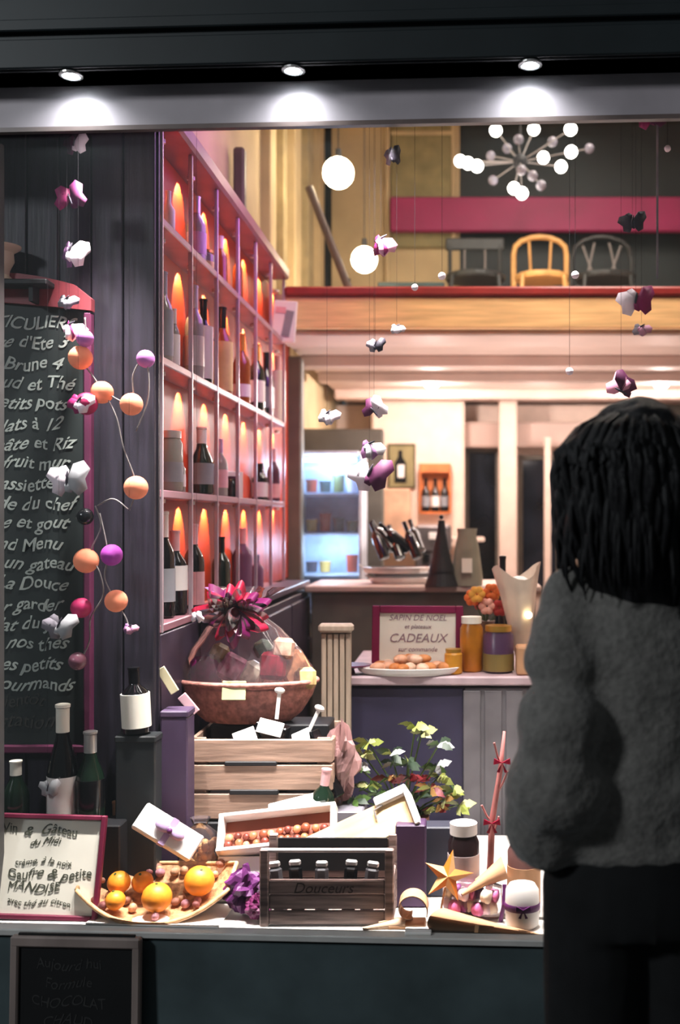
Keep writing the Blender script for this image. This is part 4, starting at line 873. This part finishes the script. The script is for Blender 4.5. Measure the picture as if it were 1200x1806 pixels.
riser(-.35, -.12, 2.86, 2.98, .47, 'black block under the pale pine box')
# front crate
fc = thing('front_crate', 'rough grey wooden crate with dark open top at the front of the window', 'crate', (WX(577, 2.72), 2.785, ZP))
w2, hh, dd = .355, .205, .14
for s in (-1, 1):
    for y in (-1, 1): MB().box((s * (w2 / 2 - .011), y * (dd / 2 - .004), hh / 2), (.024, .018, hh), b=.003).build('corner_post', CRATEG, fc)
for z, h, dy in ((.022, .036, 0), (.062, .038, .003), (.103, .038, 0)):
    MB().box((0, -dd / 2 + .006 + dy, z), (w2 - .046, .012, h), b=.003).build('plank', CRATEG, fc)
    MB().box((0, dd / 2 - .006, z), (w2 - .04, .010, h), b=.003).build('plank', CRATEG, fc)
    for s in (-1, 1): MB().box((s * (w2 / 2 - .006), 0, z), (.010, dd - .03, h), b=.003).build('plank', CRATEG, fc)
MB().box((0, -dd / 2 + .002, hh - .004), (w2 - .02, .012, .010), b=.003).build('top_rail', mat('pale_edge', (196, 184, 180), .4), fc)
MB().box((0, dd / 2 - .012, .15), (w2 - .05, .008, .09)).build('back_board', BLACKM, fc)
MB().box((0, 0, .006), (w2 - .04, dd - .03, .008)).build('base', CRATEG, fc)
text(fc, 'Douceurs', (-.01, -.0705, .1), .04, mat('burnt_text', (60, 44, 40), .7), shear=.3)
base = fc.location
for i, (x, lb_) in enumerate(((-.13, 'leftmost'), (-.085, 'second from the left'), (-.02, 'third from the left'), (.05, 'fourth from the left'), (.10, 'rightmost'))):
    t = thing('sachet', '%s silvery sachet inside the front crate' % lb_, 'sachet', base + Vector((x, -.02 + .01 * (i % 2), .012)), (0, R(4 * (i - 2)), 0), 'sachets inside the front crate')
    MB().box((0, 0, .065), (.036, .022, .13), b=.008).build('packet', BLACK if i % 2 else mat('smoke', (70, 68, 72), .3), t); MB().box((0, 0, .137), (.032, .014, .016), b=.004).build('seal', FOILW, t)
small(MB().box((0, 0, .115), (.085, .07, .23), b=.004), 'purple_carton', mat('deep_purple_card', (70, 46, 78), .5), 'deep purple carton right of the front crate', 'box', (WX(725, 2.86) , 2.88, ZP), smooth=False)
small(MB().box((0, 0, .10), (.10, .07, .2), b=.004), 'navy_carton', mat('navy_card', (50, 52, 66), .5), 'dark slate carton left of the white lidded jar', 'box', (WX(775, 2.95)-.01, 2.96, ZP), smooth=False)

# poinsettia
pl = thing('potted_poinsettia', 'leafy poinsettia with green, yellow and red leaves before the counter', 'plant', (WX(708, 3.28), 3.30, ZP))
smoothed(MB().lathe([(.06, 0), (.075, .10), (.082, .11), (.082, .125), (.07, .125)], n=20).build('pot', mat('terracotta_dark', (120, 70, 50), .6), pl))
LC = [mat('leaf_%d' % i, c, .5, var=.2, scale=30) for i, c in enumerate(((72, 100, 46), (150, 160, 80), (176, 178, 120), (50, 66, 50), (120, 28, 34), (176, 176, 176), (196, 150, 90)))]
rnd = random.Random(11)
def leaf_mesh(m_):
    Lf, Wf = 1.0, .5
    pts = [(0, 0), (.2, .16), (.38, .30), (.5, .22), (.62, .28), (.8, .14), (1.0, 0)]
    vs = []; 
    for x, y in pts: vs += [(x, -y, .12 * y - .25 * x * x), (x, 0, -.25 * x * x + .02), (x, y, .12 * y - .25 * x * x)]
    fs = []
    for i in range(len(pts) - 1): a = i * 3; fs += [(a, a + 3, a + 4, a + 1), (a + 1, a + 4, a + 5, a + 2)]
    me = bpy.data.meshes.new('leaf'); me.from_pydata(vs, [], fs); me.materials.append(m_); me.polygons.foreach_set('use_smooth', [True] * len(me.polygons)); return me
LM = [leaf_mesh(m_) for m_ in LC]
pl.location = Vector((WX(712, 3.28), 3.30, ZP)); PLO = pl.location.copy()
heads = [(650, 1310, 1, 2), (640, 1330, 2, 1), (733, 1282, 1, 1), (745, 1292, 2, 2), (690, 1330, 5, 3), (720, 1345, 3, 3), (775, 1312, 5, 3), (635, 1355, 0, 5), (695, 1345, 3, 5), (770, 1352, 5, 0), (700, 1372, 4, 6), (722, 1372, 4, 4), (738, 1376, 4, 4), (685, 1373, 6, 4), (628, 1385, 0, 2), (650, 1388, 1, 0), (775, 1370, 2, 1), (800, 1395, 1, 2), (785, 1410, 2, 6), (740, 1405, 0, 3), (745, 1432, 0, 2), (625, 1410, 0, 3), (760, 1390, 6, 4), (810, 1420, 2, 1), (770, 1425, 6, 4), (665, 1400, 3, 0)]
for i, (px, py, a, b) in enumerate(heads):
    c = P(px, py, 3.20 + .12 * rnd.random()) - PLO
    MB().tube([(0.0, 0, .11), Vector((c.x * .45, c.y * .3, .11 + (c.z - .11) * .55)), c], .0028, 5).build('stem', mat('stem_green', (70, 90, 40), .6), pl)
    for k in range(8):
        o = bpy.data.objects.new('leaf', LM[a if k % 3 == 0 else (b if k % 3 == 1 else rnd.choice((0, 3, 3, 1, 0)))]); C.objects.link(o); o.parent = pl; o.location = c
        s_ = rnd.uniform(.036, .060); o.scale = (s_, s_ * .9, s_); o.rotation_euler = (rnd.uniform(.5, 1.4), rnd.uniform(-.4, .3), k * .785 + rnd.uniform(-.3, .3))
# right part
bottle('lidded_jar', 'dark jar with white lid and pale label in the middle right', (WX(818, 2.80), 2.81, ZP), h=.25, r=.043, glass=mat('dark_jam', (40, 28, 30), .2), lab=mat('pale_pink_label', (206, 190, 190), .5), foil=WHITE, kind='jar', cat='jar', labz=(.14, .66))
bottle('lidded_jar', 'kraft labelled jar with black lid beside the person', (WX(925, 2.80), 2.82, ZP), h=.215, r=.045, glass=mat('rosy_jam', (120, 84, 80), .3), lab=KRAFT, foil=BLACK, kind='jar', cat='jar', labz=(.1, .6))
# kraft cones
def cone(name, label, tip, mouth, r, m_, cat='cone', open_=True):
    tip = Vector(tip); mouth = Vector(mouth); d = mouth - tip; L_ = d.length; t = thing(name, label, cat, tip); t.rotation_euler = d.to_track_quat('Z', 'Y').to_euler()
    n = 24; vs = []; rr = [(.004, 0), (r * .5, L_ * .5), (r, L_)]
    for q in (1, .96):
        for rad, z in rr:
            for k in range(n):
                a = 2 * math.pi * k / n; vs.append((rad * q * math.cos(a), rad * q * math.sin(a), z + (.10 * L_ * math.cos(a) if z == L_ else 0)))
    fs = [(o_ + i * n + k, o_ + i * n + (k + 1) % n, o_ + (i + 1) * n + (k + 1) % n, o_ + (i + 1) * n + k) for o_ in (0, 3 * n) for i in range(2) for k in range(n)] + [(2 * n + k, 2 * n + (k + 1) % n, 5 * n + (k + 1) % n, 5 * n + k) for k in range(n)]
    smoothed(MB().add(vs, fs).build('paper_wrap', m_, t), 50)
    MB().box((r * .52, 0, L_ * .55), (.004, .02, .05), (0, R(12), 0)).build('seam', m_, t)
    return t
cone('kraft_cone', 'kraft paper cone opening up to the right above the macaron bag', P(815, 1578, 2.72), P(890, 1530, 2.80), .030, KRAFT)
cone('kraft_cone', 'long kraft cone lying along the glass at the bottom right', P(955, 1650, 2.665), P(775, 1622, 2.70), .030, KRAFT)
cone('kraft_cone', 'flat pale kraft cone tip pointing left before the front crate', P(640, 1638, 2.69), P(722, 1626, 2.71), .018, mat('pale_kraft', (214, 180, 150), .6))
t = thing('kraft_scroll', 'curled kraft paper scroll right of the front crate', 'scroll', (WX(725, 2.72), 2.72, ZP))
m = MB(); pts = []
for k in range(22):
    a = R(-20 + 300 * k / 21); rr = .048 - .0012 * k; pts.append((rr * math.cos(a) - .0, rr * math.sin(a) + .05))
vs = []
for x, z in pts: vs += [(x, -.03, z), (x, .03, z), (x * .93, -.03, .05 + (z - .05) * .93), (x * .93, .03, .05 + (z - .05) * .93)]
fs = []
for k in range(21):
    a = 4 * k; fs += [(a, a + 1, a + 5, a + 4), (a + 2, a + 6, a + 7, a + 3), (a, a + 4, a + 6, a + 2), (a + 1, a + 3, a + 7, a + 5)]
smoothed(m.add(vs, fs).build('curl', KRAFT, t), 60); MB().box((-.01, -.0, .006), (.1, .06, .010), b=.003).build('foot', KRAFT, t)
small(MB().box((0, 0, .004), (.07, .04, .008), b=.002), 'white_tag', WHITE, 'small white tag lying under the kraft scroll', 'tag', (WX(738, 2.66), 2.672, ZP), smooth=False)
# macarons
mb2 = thing('macaron_bag', 'clear bag with lilac ribbon holding macarons at the bottom right', 'bag', (WX(828, 2.75), 2.765, ZP + .01), (0, R(6), 0))
smoothed(MB().lathe([(.035, 0), (.05, .02), (.052, .13), (.045, .16), (.0, .165)], (-.08, 0, .045), 20, (0, R(90), 0), sy=.6).build('wrapper', CELLO, mb2))
MC = [mat('macaron_%d' % i, c, .5, var=.1, scale=20) for i, c in enumerate(((236, 214, 224), (120, 40, 110), (214, 110, 160), (232, 214, 190)))]
for i in range(14):
    x = -.062 + .0205 * (i // 2); z = .028 + .036 * (i % 2)
    o = MB().lathe([(.010, -.013), (.018, -.009), (.018, -.003), (.016, 0), (.018, .003), (.018, .009), (.010, .013)], (0, 0, 0), 14).build('macaron', MC[(i * 3 + i // 4) % 4], mb2, True, loc=(x, -.012 * (i % 3), z), rot=(R(20 * (i % 3)), R(70 + 20 * (i % 2)), 0))
    o['label'] = ('white', 'purple', 'pink', 'cream')[(i * 3 + i // 4) % 4] + ' macaron'
MB().tube([(.085, -.02, .0), (.088, -.03, .05), (.085, -.02, .10)], .006, 8).build('ribbon', PURP, mb2)
wt = thing('white_tin', 'white rounded tin with a purple bow at the persons side', 'tin', (WX(922, 2.70), 2.712, ZP))
smoothed(MB().lathe([(.035, 0), (.044, .008), (.046, .06), (.044, .1), (.034, .115), (.0, .118)], n=24, sy=.8).build('tin_body', WHITE, wt))
smoothed(MB().lathe([(.0465, .048), (.048, .05), (.048, .064), (.0465, .066)], n=24, sy=.8).build('ribbon', PURP, wt))
bow(wt, (0, -.043, .060), .018, PURP)
# orange folded star
st = thing('folded_star', 'orange folded paper star behind the macaron bag', 'ornament', P(790, 1545, 2.74) , (R(-10), R(12), 0))
SM = mat('star_orange', (226, 130, 40), .5, var=.15); SM2 = mat('star_pale', (240, 190, 130), .5, var=.1)
for k in range(5):
    a = R(90 + 72 * k); b1 = a + R(36); b2 = a - R(36); A = Vector((.07 * math.cos(a), 0, .07 * math.sin(a)))
    for q, mm in ((b1, SM), (b2, SM2)):
        B = Vector((.027 * math.cos(q), 0, .027 * math.sin(q))); MB().add([(0, -.014, 0), A, B, (0, .004, 0)], [(0, 1, 2), (3, 2, 1), (0, 3, 1), (0, 2, 3)]).build('facet', mm, st)
MB().tube([(0, .003, -.03), (0, .006, -.115)], .003, 6).build('stick', KRAFT, st)
# dried branch with pink ribbon
br = thing('ribboned_branch', 'tall rosy branch tied with crimson ribbon beside the persons sleeve', 'branch', (WX(862, 2.88), 2.90, ZP))
RW = mat('rosy_twig', (190, 120, 116), .6, var=.2)
c0 = br.location
pp = [P(x, y, 2.88) - c0 for x, y in ((862, 1590), (866, 1510), (868, 1450), (876, 1400), (884, 1350), (890, 1290))]
smoothed(MB().tube(pp, .008, 8, [.011, .010, .009, .008, .007, .004]).build('stem', RW, br), 180)
for x1, y1, x2, y2 in ((868, 1450, 850, 1420), (876, 1400, 896, 1360), (884, 1350, 872, 1310), (866, 1480, 880, 1440)): MB().tube([P(x1, y1, 2.88) - c0, P((x1 + x2) / 2, (y1 + y2) / 2 + 4, 2.875) - c0, P(x2, y2, 2.87) - c0], .003, 6).build('twig', RW, br)
for x, y in ((886, 1345), (868, 1452)):
    bow(br, P(x, y, 2.865) - c0, .022, CR)

# ------------------------------------------------------------------ outside: blackboard and downlights
bb = thing('leaning_blackboard', 'wood framed blackboard leaning on the wall under the window', 'blackboard', onfac(.22, -.036, 0) , (R(-2), 0, R(-3)))
bb.scale = (1, 1, 1.06)
GF = mat('grey_brown_frame', (150, 134, 128), .5, var=.15, stretch=(1, 1, .4))
MB().box((0, 0, .18), (.31, .008, .34)).build('slate', mat('matt_black', (16, 17, 19), .7), bb)
for s in (-1, 1): MB().box((s * .162, -.003, .17), (.022, .022, .345), b=.004).build('frame_bar', GF, bb)
MB().box((0, -.003, .332), (.345, .024, .026), b=.004).build('frame_bar', GF, bb); MB().box((0, -.003, .012), (.302, .022, .022), b=.004).build('frame_bar', GF, bb)
for i, s in enumerate(('Aujourd hui', 'Formule', 'CHOCOLAT', 'CHAUD', 'gaufres')): text(bb, s, (-.02, -.0045, .275 - .045 * i), .036, mat('very_faint_chalk', (52, 52, 52), .8), shear=.2, name='chalk_writing')
for px, py, lb_ in ((130, 134, 'left outdoor downlight under the fascia'), (524, 126, 'middle outdoor downlight under the fascia'), (934, 116, 'right outdoor downlight under the fascia')):
    x = (px - 0) * 2.66 / F * 1.0
    X = WX(px, 2.655); fx = (X + 1.23) / math.cos(R(3)); p = onfac(fx, -.045, 2.605)
    t = thing('soffit_downlight', lb_, 'lamp', p, (0, 0, R(-3)), 'downlights under the fascia')
    MB().lathe([(.022, 0), (.030, 0), (.030, -.004), (.024, -.006), (.022, -.004)], n=20).build('rim', FOILW, t)
    MB().lathe([(.0, -.0015), (.022, -.0015), (.016, -.007), (.0, -.009)], n=20).build('lens', emitter('downlight_glow', (235, 250, 255), 22), t)
    lamp('SPOT', 'downlight_beam', p + Vector((0, 0, -.016)), 3.0, (.90, .97, 1), .012, (R(12), 0, 0), 150, 1.0)

# ------------------------------------------------------------------ PERSON (seen from behind, standing at the window)
PX, PD = WX(1126, 2.0), 2.02
SKIN = mat('skin', (196, 150, 126), .55, var=.05); HAIR = mat('dark_hair', (16, 15, 18), .6, var=.3, scale=14, stretch=(8, 8, 1), bump=.4); KNIT = mat('grey_knit', (116, 113, 109), .9, var=.12, scale=70, bump=.5, sheen=.3); TROU = mat('black_cloth', (17, 18, 20), .85, var=.15, scale=20)
body = None
def rings(m, pts, n=20, close=True):
    """pts: (x,y,z, rx, ry[, tilt dir]) horizontal ellipses"""
    vs = []
    for (x, y, z, rx, ry) in pts:
        for k in range(n):
            a = 2 * math.pi * k / n; vs.append((x + rx * math.cos(a), y + ry * math.sin(a), z))
    N = len(pts); fs = [(i * n + k, i * n + (k + 1) % n, (i + 1) * n + (k + 1) % n, (i + 1) * n + k) for i in range(N - 1) for k in range(n)]
    fs += [tuple(range(n))[::-1], tuple((N - 1) * n + k for k in range(n))]
    return m.add(vs, fs)
def limb(m, pts, rad, n=14):
    m.tube(pts, 1, n, rad)
    for p, r in zip(pts, rad): m.ball(p, r * .99, n)
b = MB()
rings(b, [(0, 0, .80, .14, .10), (0, 0, .86, .165, .115), (0, 0, .95, .15, .10), (0, 0, 1.05, .125, .09), (0, 0, 1.18, .140, .095), (0, .0, 1.27, .145, .085), (0, 0, 1.335, .10, .065), (0, .005, 1.37, .06, .055), (0, .01, 1.41, .05, .052), (0, .02, 1.47, .048, .05)])
for s in (-1, 1):
    limb(b, [(s * .085, 0, .84), (s * .095, .0, .62), (s * .095, .01, .46), (s * .095, .0, .28), (s * .095, -.01, .09)], [.088, .072, .052, .050, .034])
    limb(b, [(s * .095, -.02, .045), (s * .10, .06, .035), (s * .105, .14, .025)], [.036, .034, .026])
    limb(b, [(s * .15, 0, 1.28), (s * .168, -.05, 1.14), (s * .178, -.075, 1.00), (s * .19, .08, .915), (s * .165, .215, .90)], [.044, .040, .036, .030, .024])
    limb(b, [(s * .16, .225, .90), (s * .15, .27, .895)], [.026, .028])
    for k in range(4):
        fx = s * (.130 + .016 * k); L_ = (.055, .066, .062, .05)[k]
        limb(b, [(fx, .28, .90 - .004 * k), (fx, .28 + L_ * .6, .89), (fx - s * .004, .28 + L_, .868)], [.0085, .0078, .0066], 8)
    limb(b, [(s * .13, .25, .905), (s * .105, .27, .905), (s * .095, .295, .895)], [.010, .009, .008], 8)
# head: skull, jaw, nose, ears, eyes sockets kept simple; faces the window (+y)
b.ball((0, .015, 1.555), .092, 20, (.83, 1.02, 1.15)); b.ball((0, .045, 1.50), .062, 16, (.9, .95, .9))
b.ball((0, .108, 1.525), .013, 10, (.8, 1.3, 1.6)); b.ball((0, .098, 1.487), .018, 10, (1.2, .6, .5))
for s in (-1, 1): b.ball((s * .077, .01, 1.535), .018, 10, (.4, .8, 1.4)); b.ball((s * .03, .093, 1.55), .013, 10)
pe = b.build('person', SKIN, loc=(PX, PD, .0), rot=(0, 0, R(6))); tag(pe, 'person with dark shoulder length hair in a loose grey sweater, seen from behind', 'person')
md = pe.modifiers.new('join', 'REMESH'); md.mode = 'VOXEL'; md.voxel_size = .006; md.use_smooth_shade = True
ms = pe.modifiers.new('soft', 'SMOOTH'); ms.factor = .5; ms.iterations = 3
# sweater: one joined cloth surface with wide sleeves
s_ = MB()
rings(s_, [(0, 0, .795, .175, .12), (0, 0, .81, .188, .130), (0, 0, .88, .185, .132), (0, 0, 1.0, .165, .122), (0, -.005, 1.12, .158, .115), (0, -.005, 1.22, .165, .11), (0, 0, 1.285, .155, .10), (0, 0, 1.335, .13, .088), (0, .0, 1.372, .082, .075), (0, .0, 1.39, .068, .066)], 28)
for s in (-1, 1):
    limb(s_, [(s * .135, 0, 1.295), (s * .160, -.045, 1.19), (s * .172, -.085, 1.06), (s * .178, -.09, .95), (s * .19, -.045, .87), (s * .19, .08, .86), (s * .165, .195, .885)], [.064, .076, .088, .096, .088, .062, .042], 18)
ph = [(random.uniform(4, 9), random.uniform(5, 12), random.uniform(0, 6)) for _ in range(5)]
sw = s_.build('sweater', KNIT, pe)
md = sw.modifiers.new('join', 'REMESH'); md.mode = 'VOXEL'; md.voxel_size = .011; md.use_smooth_shade = True
ms = sw.modifiers.new('soft', 'SMOOTH'); ms.factor = .6; ms.iterations = 6
tx = bpy.data.textures.new('folds', 'CLOUDS'); tx.noise_scale = .15; tx.noise_depth = 2
dm = sw.modifiers.new('folds', 'DISPLACE'); dm.texture = tx; dm.strength = .04; dm.mid_level = .5
# trousers
t_ = MB()
rings(t_, [(0, 0, .66, .185, .13), (0, 0, .72, .182, .13), (0, 0, .80, .178, .125), (0, 0, .84, .165, .12)], 24)
for s in (-1, 1): limb(t_, [(s * .085, 0, .74), (s * .085, 0, .60), (s * .088, .005, .44), (s * .092, 0, .26), (s * .096, -.01, .10)], [.104, .102, .094, .084, .070], 18)
tr = t_.build('trousers', TROU, pe)
md = tr.modifiers.new('join', 'REMESH'); md.mode = 'VOXEL'; md.voxel_size = .01; md.use_smooth_shade = True
ms = tr.modifiers.new('soft', 'SMOOTH'); ms.factor = .6; ms.iterations = 4
for s in (-1, 1):
    k_ = MB(); limb(k_, [(s * .097, -.02, .05), (s * .10, .05, .042), (s * .106, .14, .034)], [.05, .046, .036]); k_.box((s * .102, .055, .008), (.08, .24, .016), b=.005)
    q = k_.build('shoe', BLACKM, pe); md = q.modifiers.new('join', 'REMESH'); md.mode = 'VOXEL'; md.voxel_size = .006; md.use_smooth_shade = True
# hair: body volume plus locks
h_ = MB()
h_.ball((0, -.005, 1.575), .112, 24, (1.0, 1.05, 1.02))
rings(h_, [(.02, -.05, 1.27, .06, .035), (.0, -.05, 1.32, .105, .055), (0, -.045, 1.40, .135, .085), (0, -.035, 1.48, .136, .095), (0, -.02, 1.56, .12, .10), (0, -.01, 1.63, .09, .085)], 24)
hr = h_.build('hair', HAIR, pe)
md = hr.modifiers.new('join', 'REMESH'); md.mode = 'VOXEL'; md.voxel_size = .008; md.use_smooth_shade = True
ms = hr.modifiers.new('soft', 'SMOOTH'); ms.factor = .5; ms.iterations = 3
tx2 = bpy.data.textures.new('waves', 'CLOUDS'); tx2.noise_scale = .05; tx2.noise_depth = 1
dm = hr.modifiers.new('waves', 'DISPLACE'); dm.texture = tx2; dm.strength = .018; dm.mid_level = .4
lk = MB(); rnd = random.Random(5)
for i in range(230):
    a = rnd.uniform(R(150), R(390)); a0 = a
    sx, sy = math.cos(a), math.sin(a)
    zend = rnd.uniform(1.31, 1.40) - .13 * max(0, sx); pts = []; w0 = rnd.uniform(0, 6); out = rnd.uniform(.98, 1.09)
    for k in range(9):
        t = k / 8; z = 1.665 * (1 - t) + zend * t
        rad = .118 * math.sin(min(1, t * 2.6 + .25) * math.pi / 2) + .018 * math.sin(t * 3.0)
        wv = .010 * math.sin(t * 11 + w0)
        pts.append((sx * (rad * out * 1.08 + wv) , sy * (rad * out * .98 + wv) - .01, z + .02 * math.sin(w0) * t))
    lk.tube(pts, .004, 5, [.003, .006, .008, .008, .008, .007, .006, .004, .0012])
lo = lk.build('hair_locks', HAIR, pe, True); lo['kind'] = 'stuff'

# lettering becomes mesh
bpy.context.view_layer.update(); dg = bpy.context.evaluated_depsgraph_get()
for o in [o for o in bpy.data.objects if o.type == 'FONT']:
    me = bpy.data.meshes.new_from_object(o.evaluated_get(dg)); nm = o.name; pa = o.parent; mw = (o.location.copy(), o.rotation_euler.copy())
    if nm.startswith('chalk') or (pa and pa.name.startswith('price')):
        f_ = (sum(map(ord, nm)) % 17)
        for v in me.vertices:
            x, y = v.co.x, v.co.y
            v.co.y += .0045 * math.sin(x * 52 + f_) + .05 * y * math.sin(x * 95 + f_); v.co.x += .0035 * math.sin(y * 90 + x * 37)
    bpy.data.objects.remove(o); n = bpy.data.objects.new(nm, me); C.objects.link(n); n.parent = pa; n.location, n.rotation_euler = mw
print('objects', len(bpy.data.objects), 'script ok')
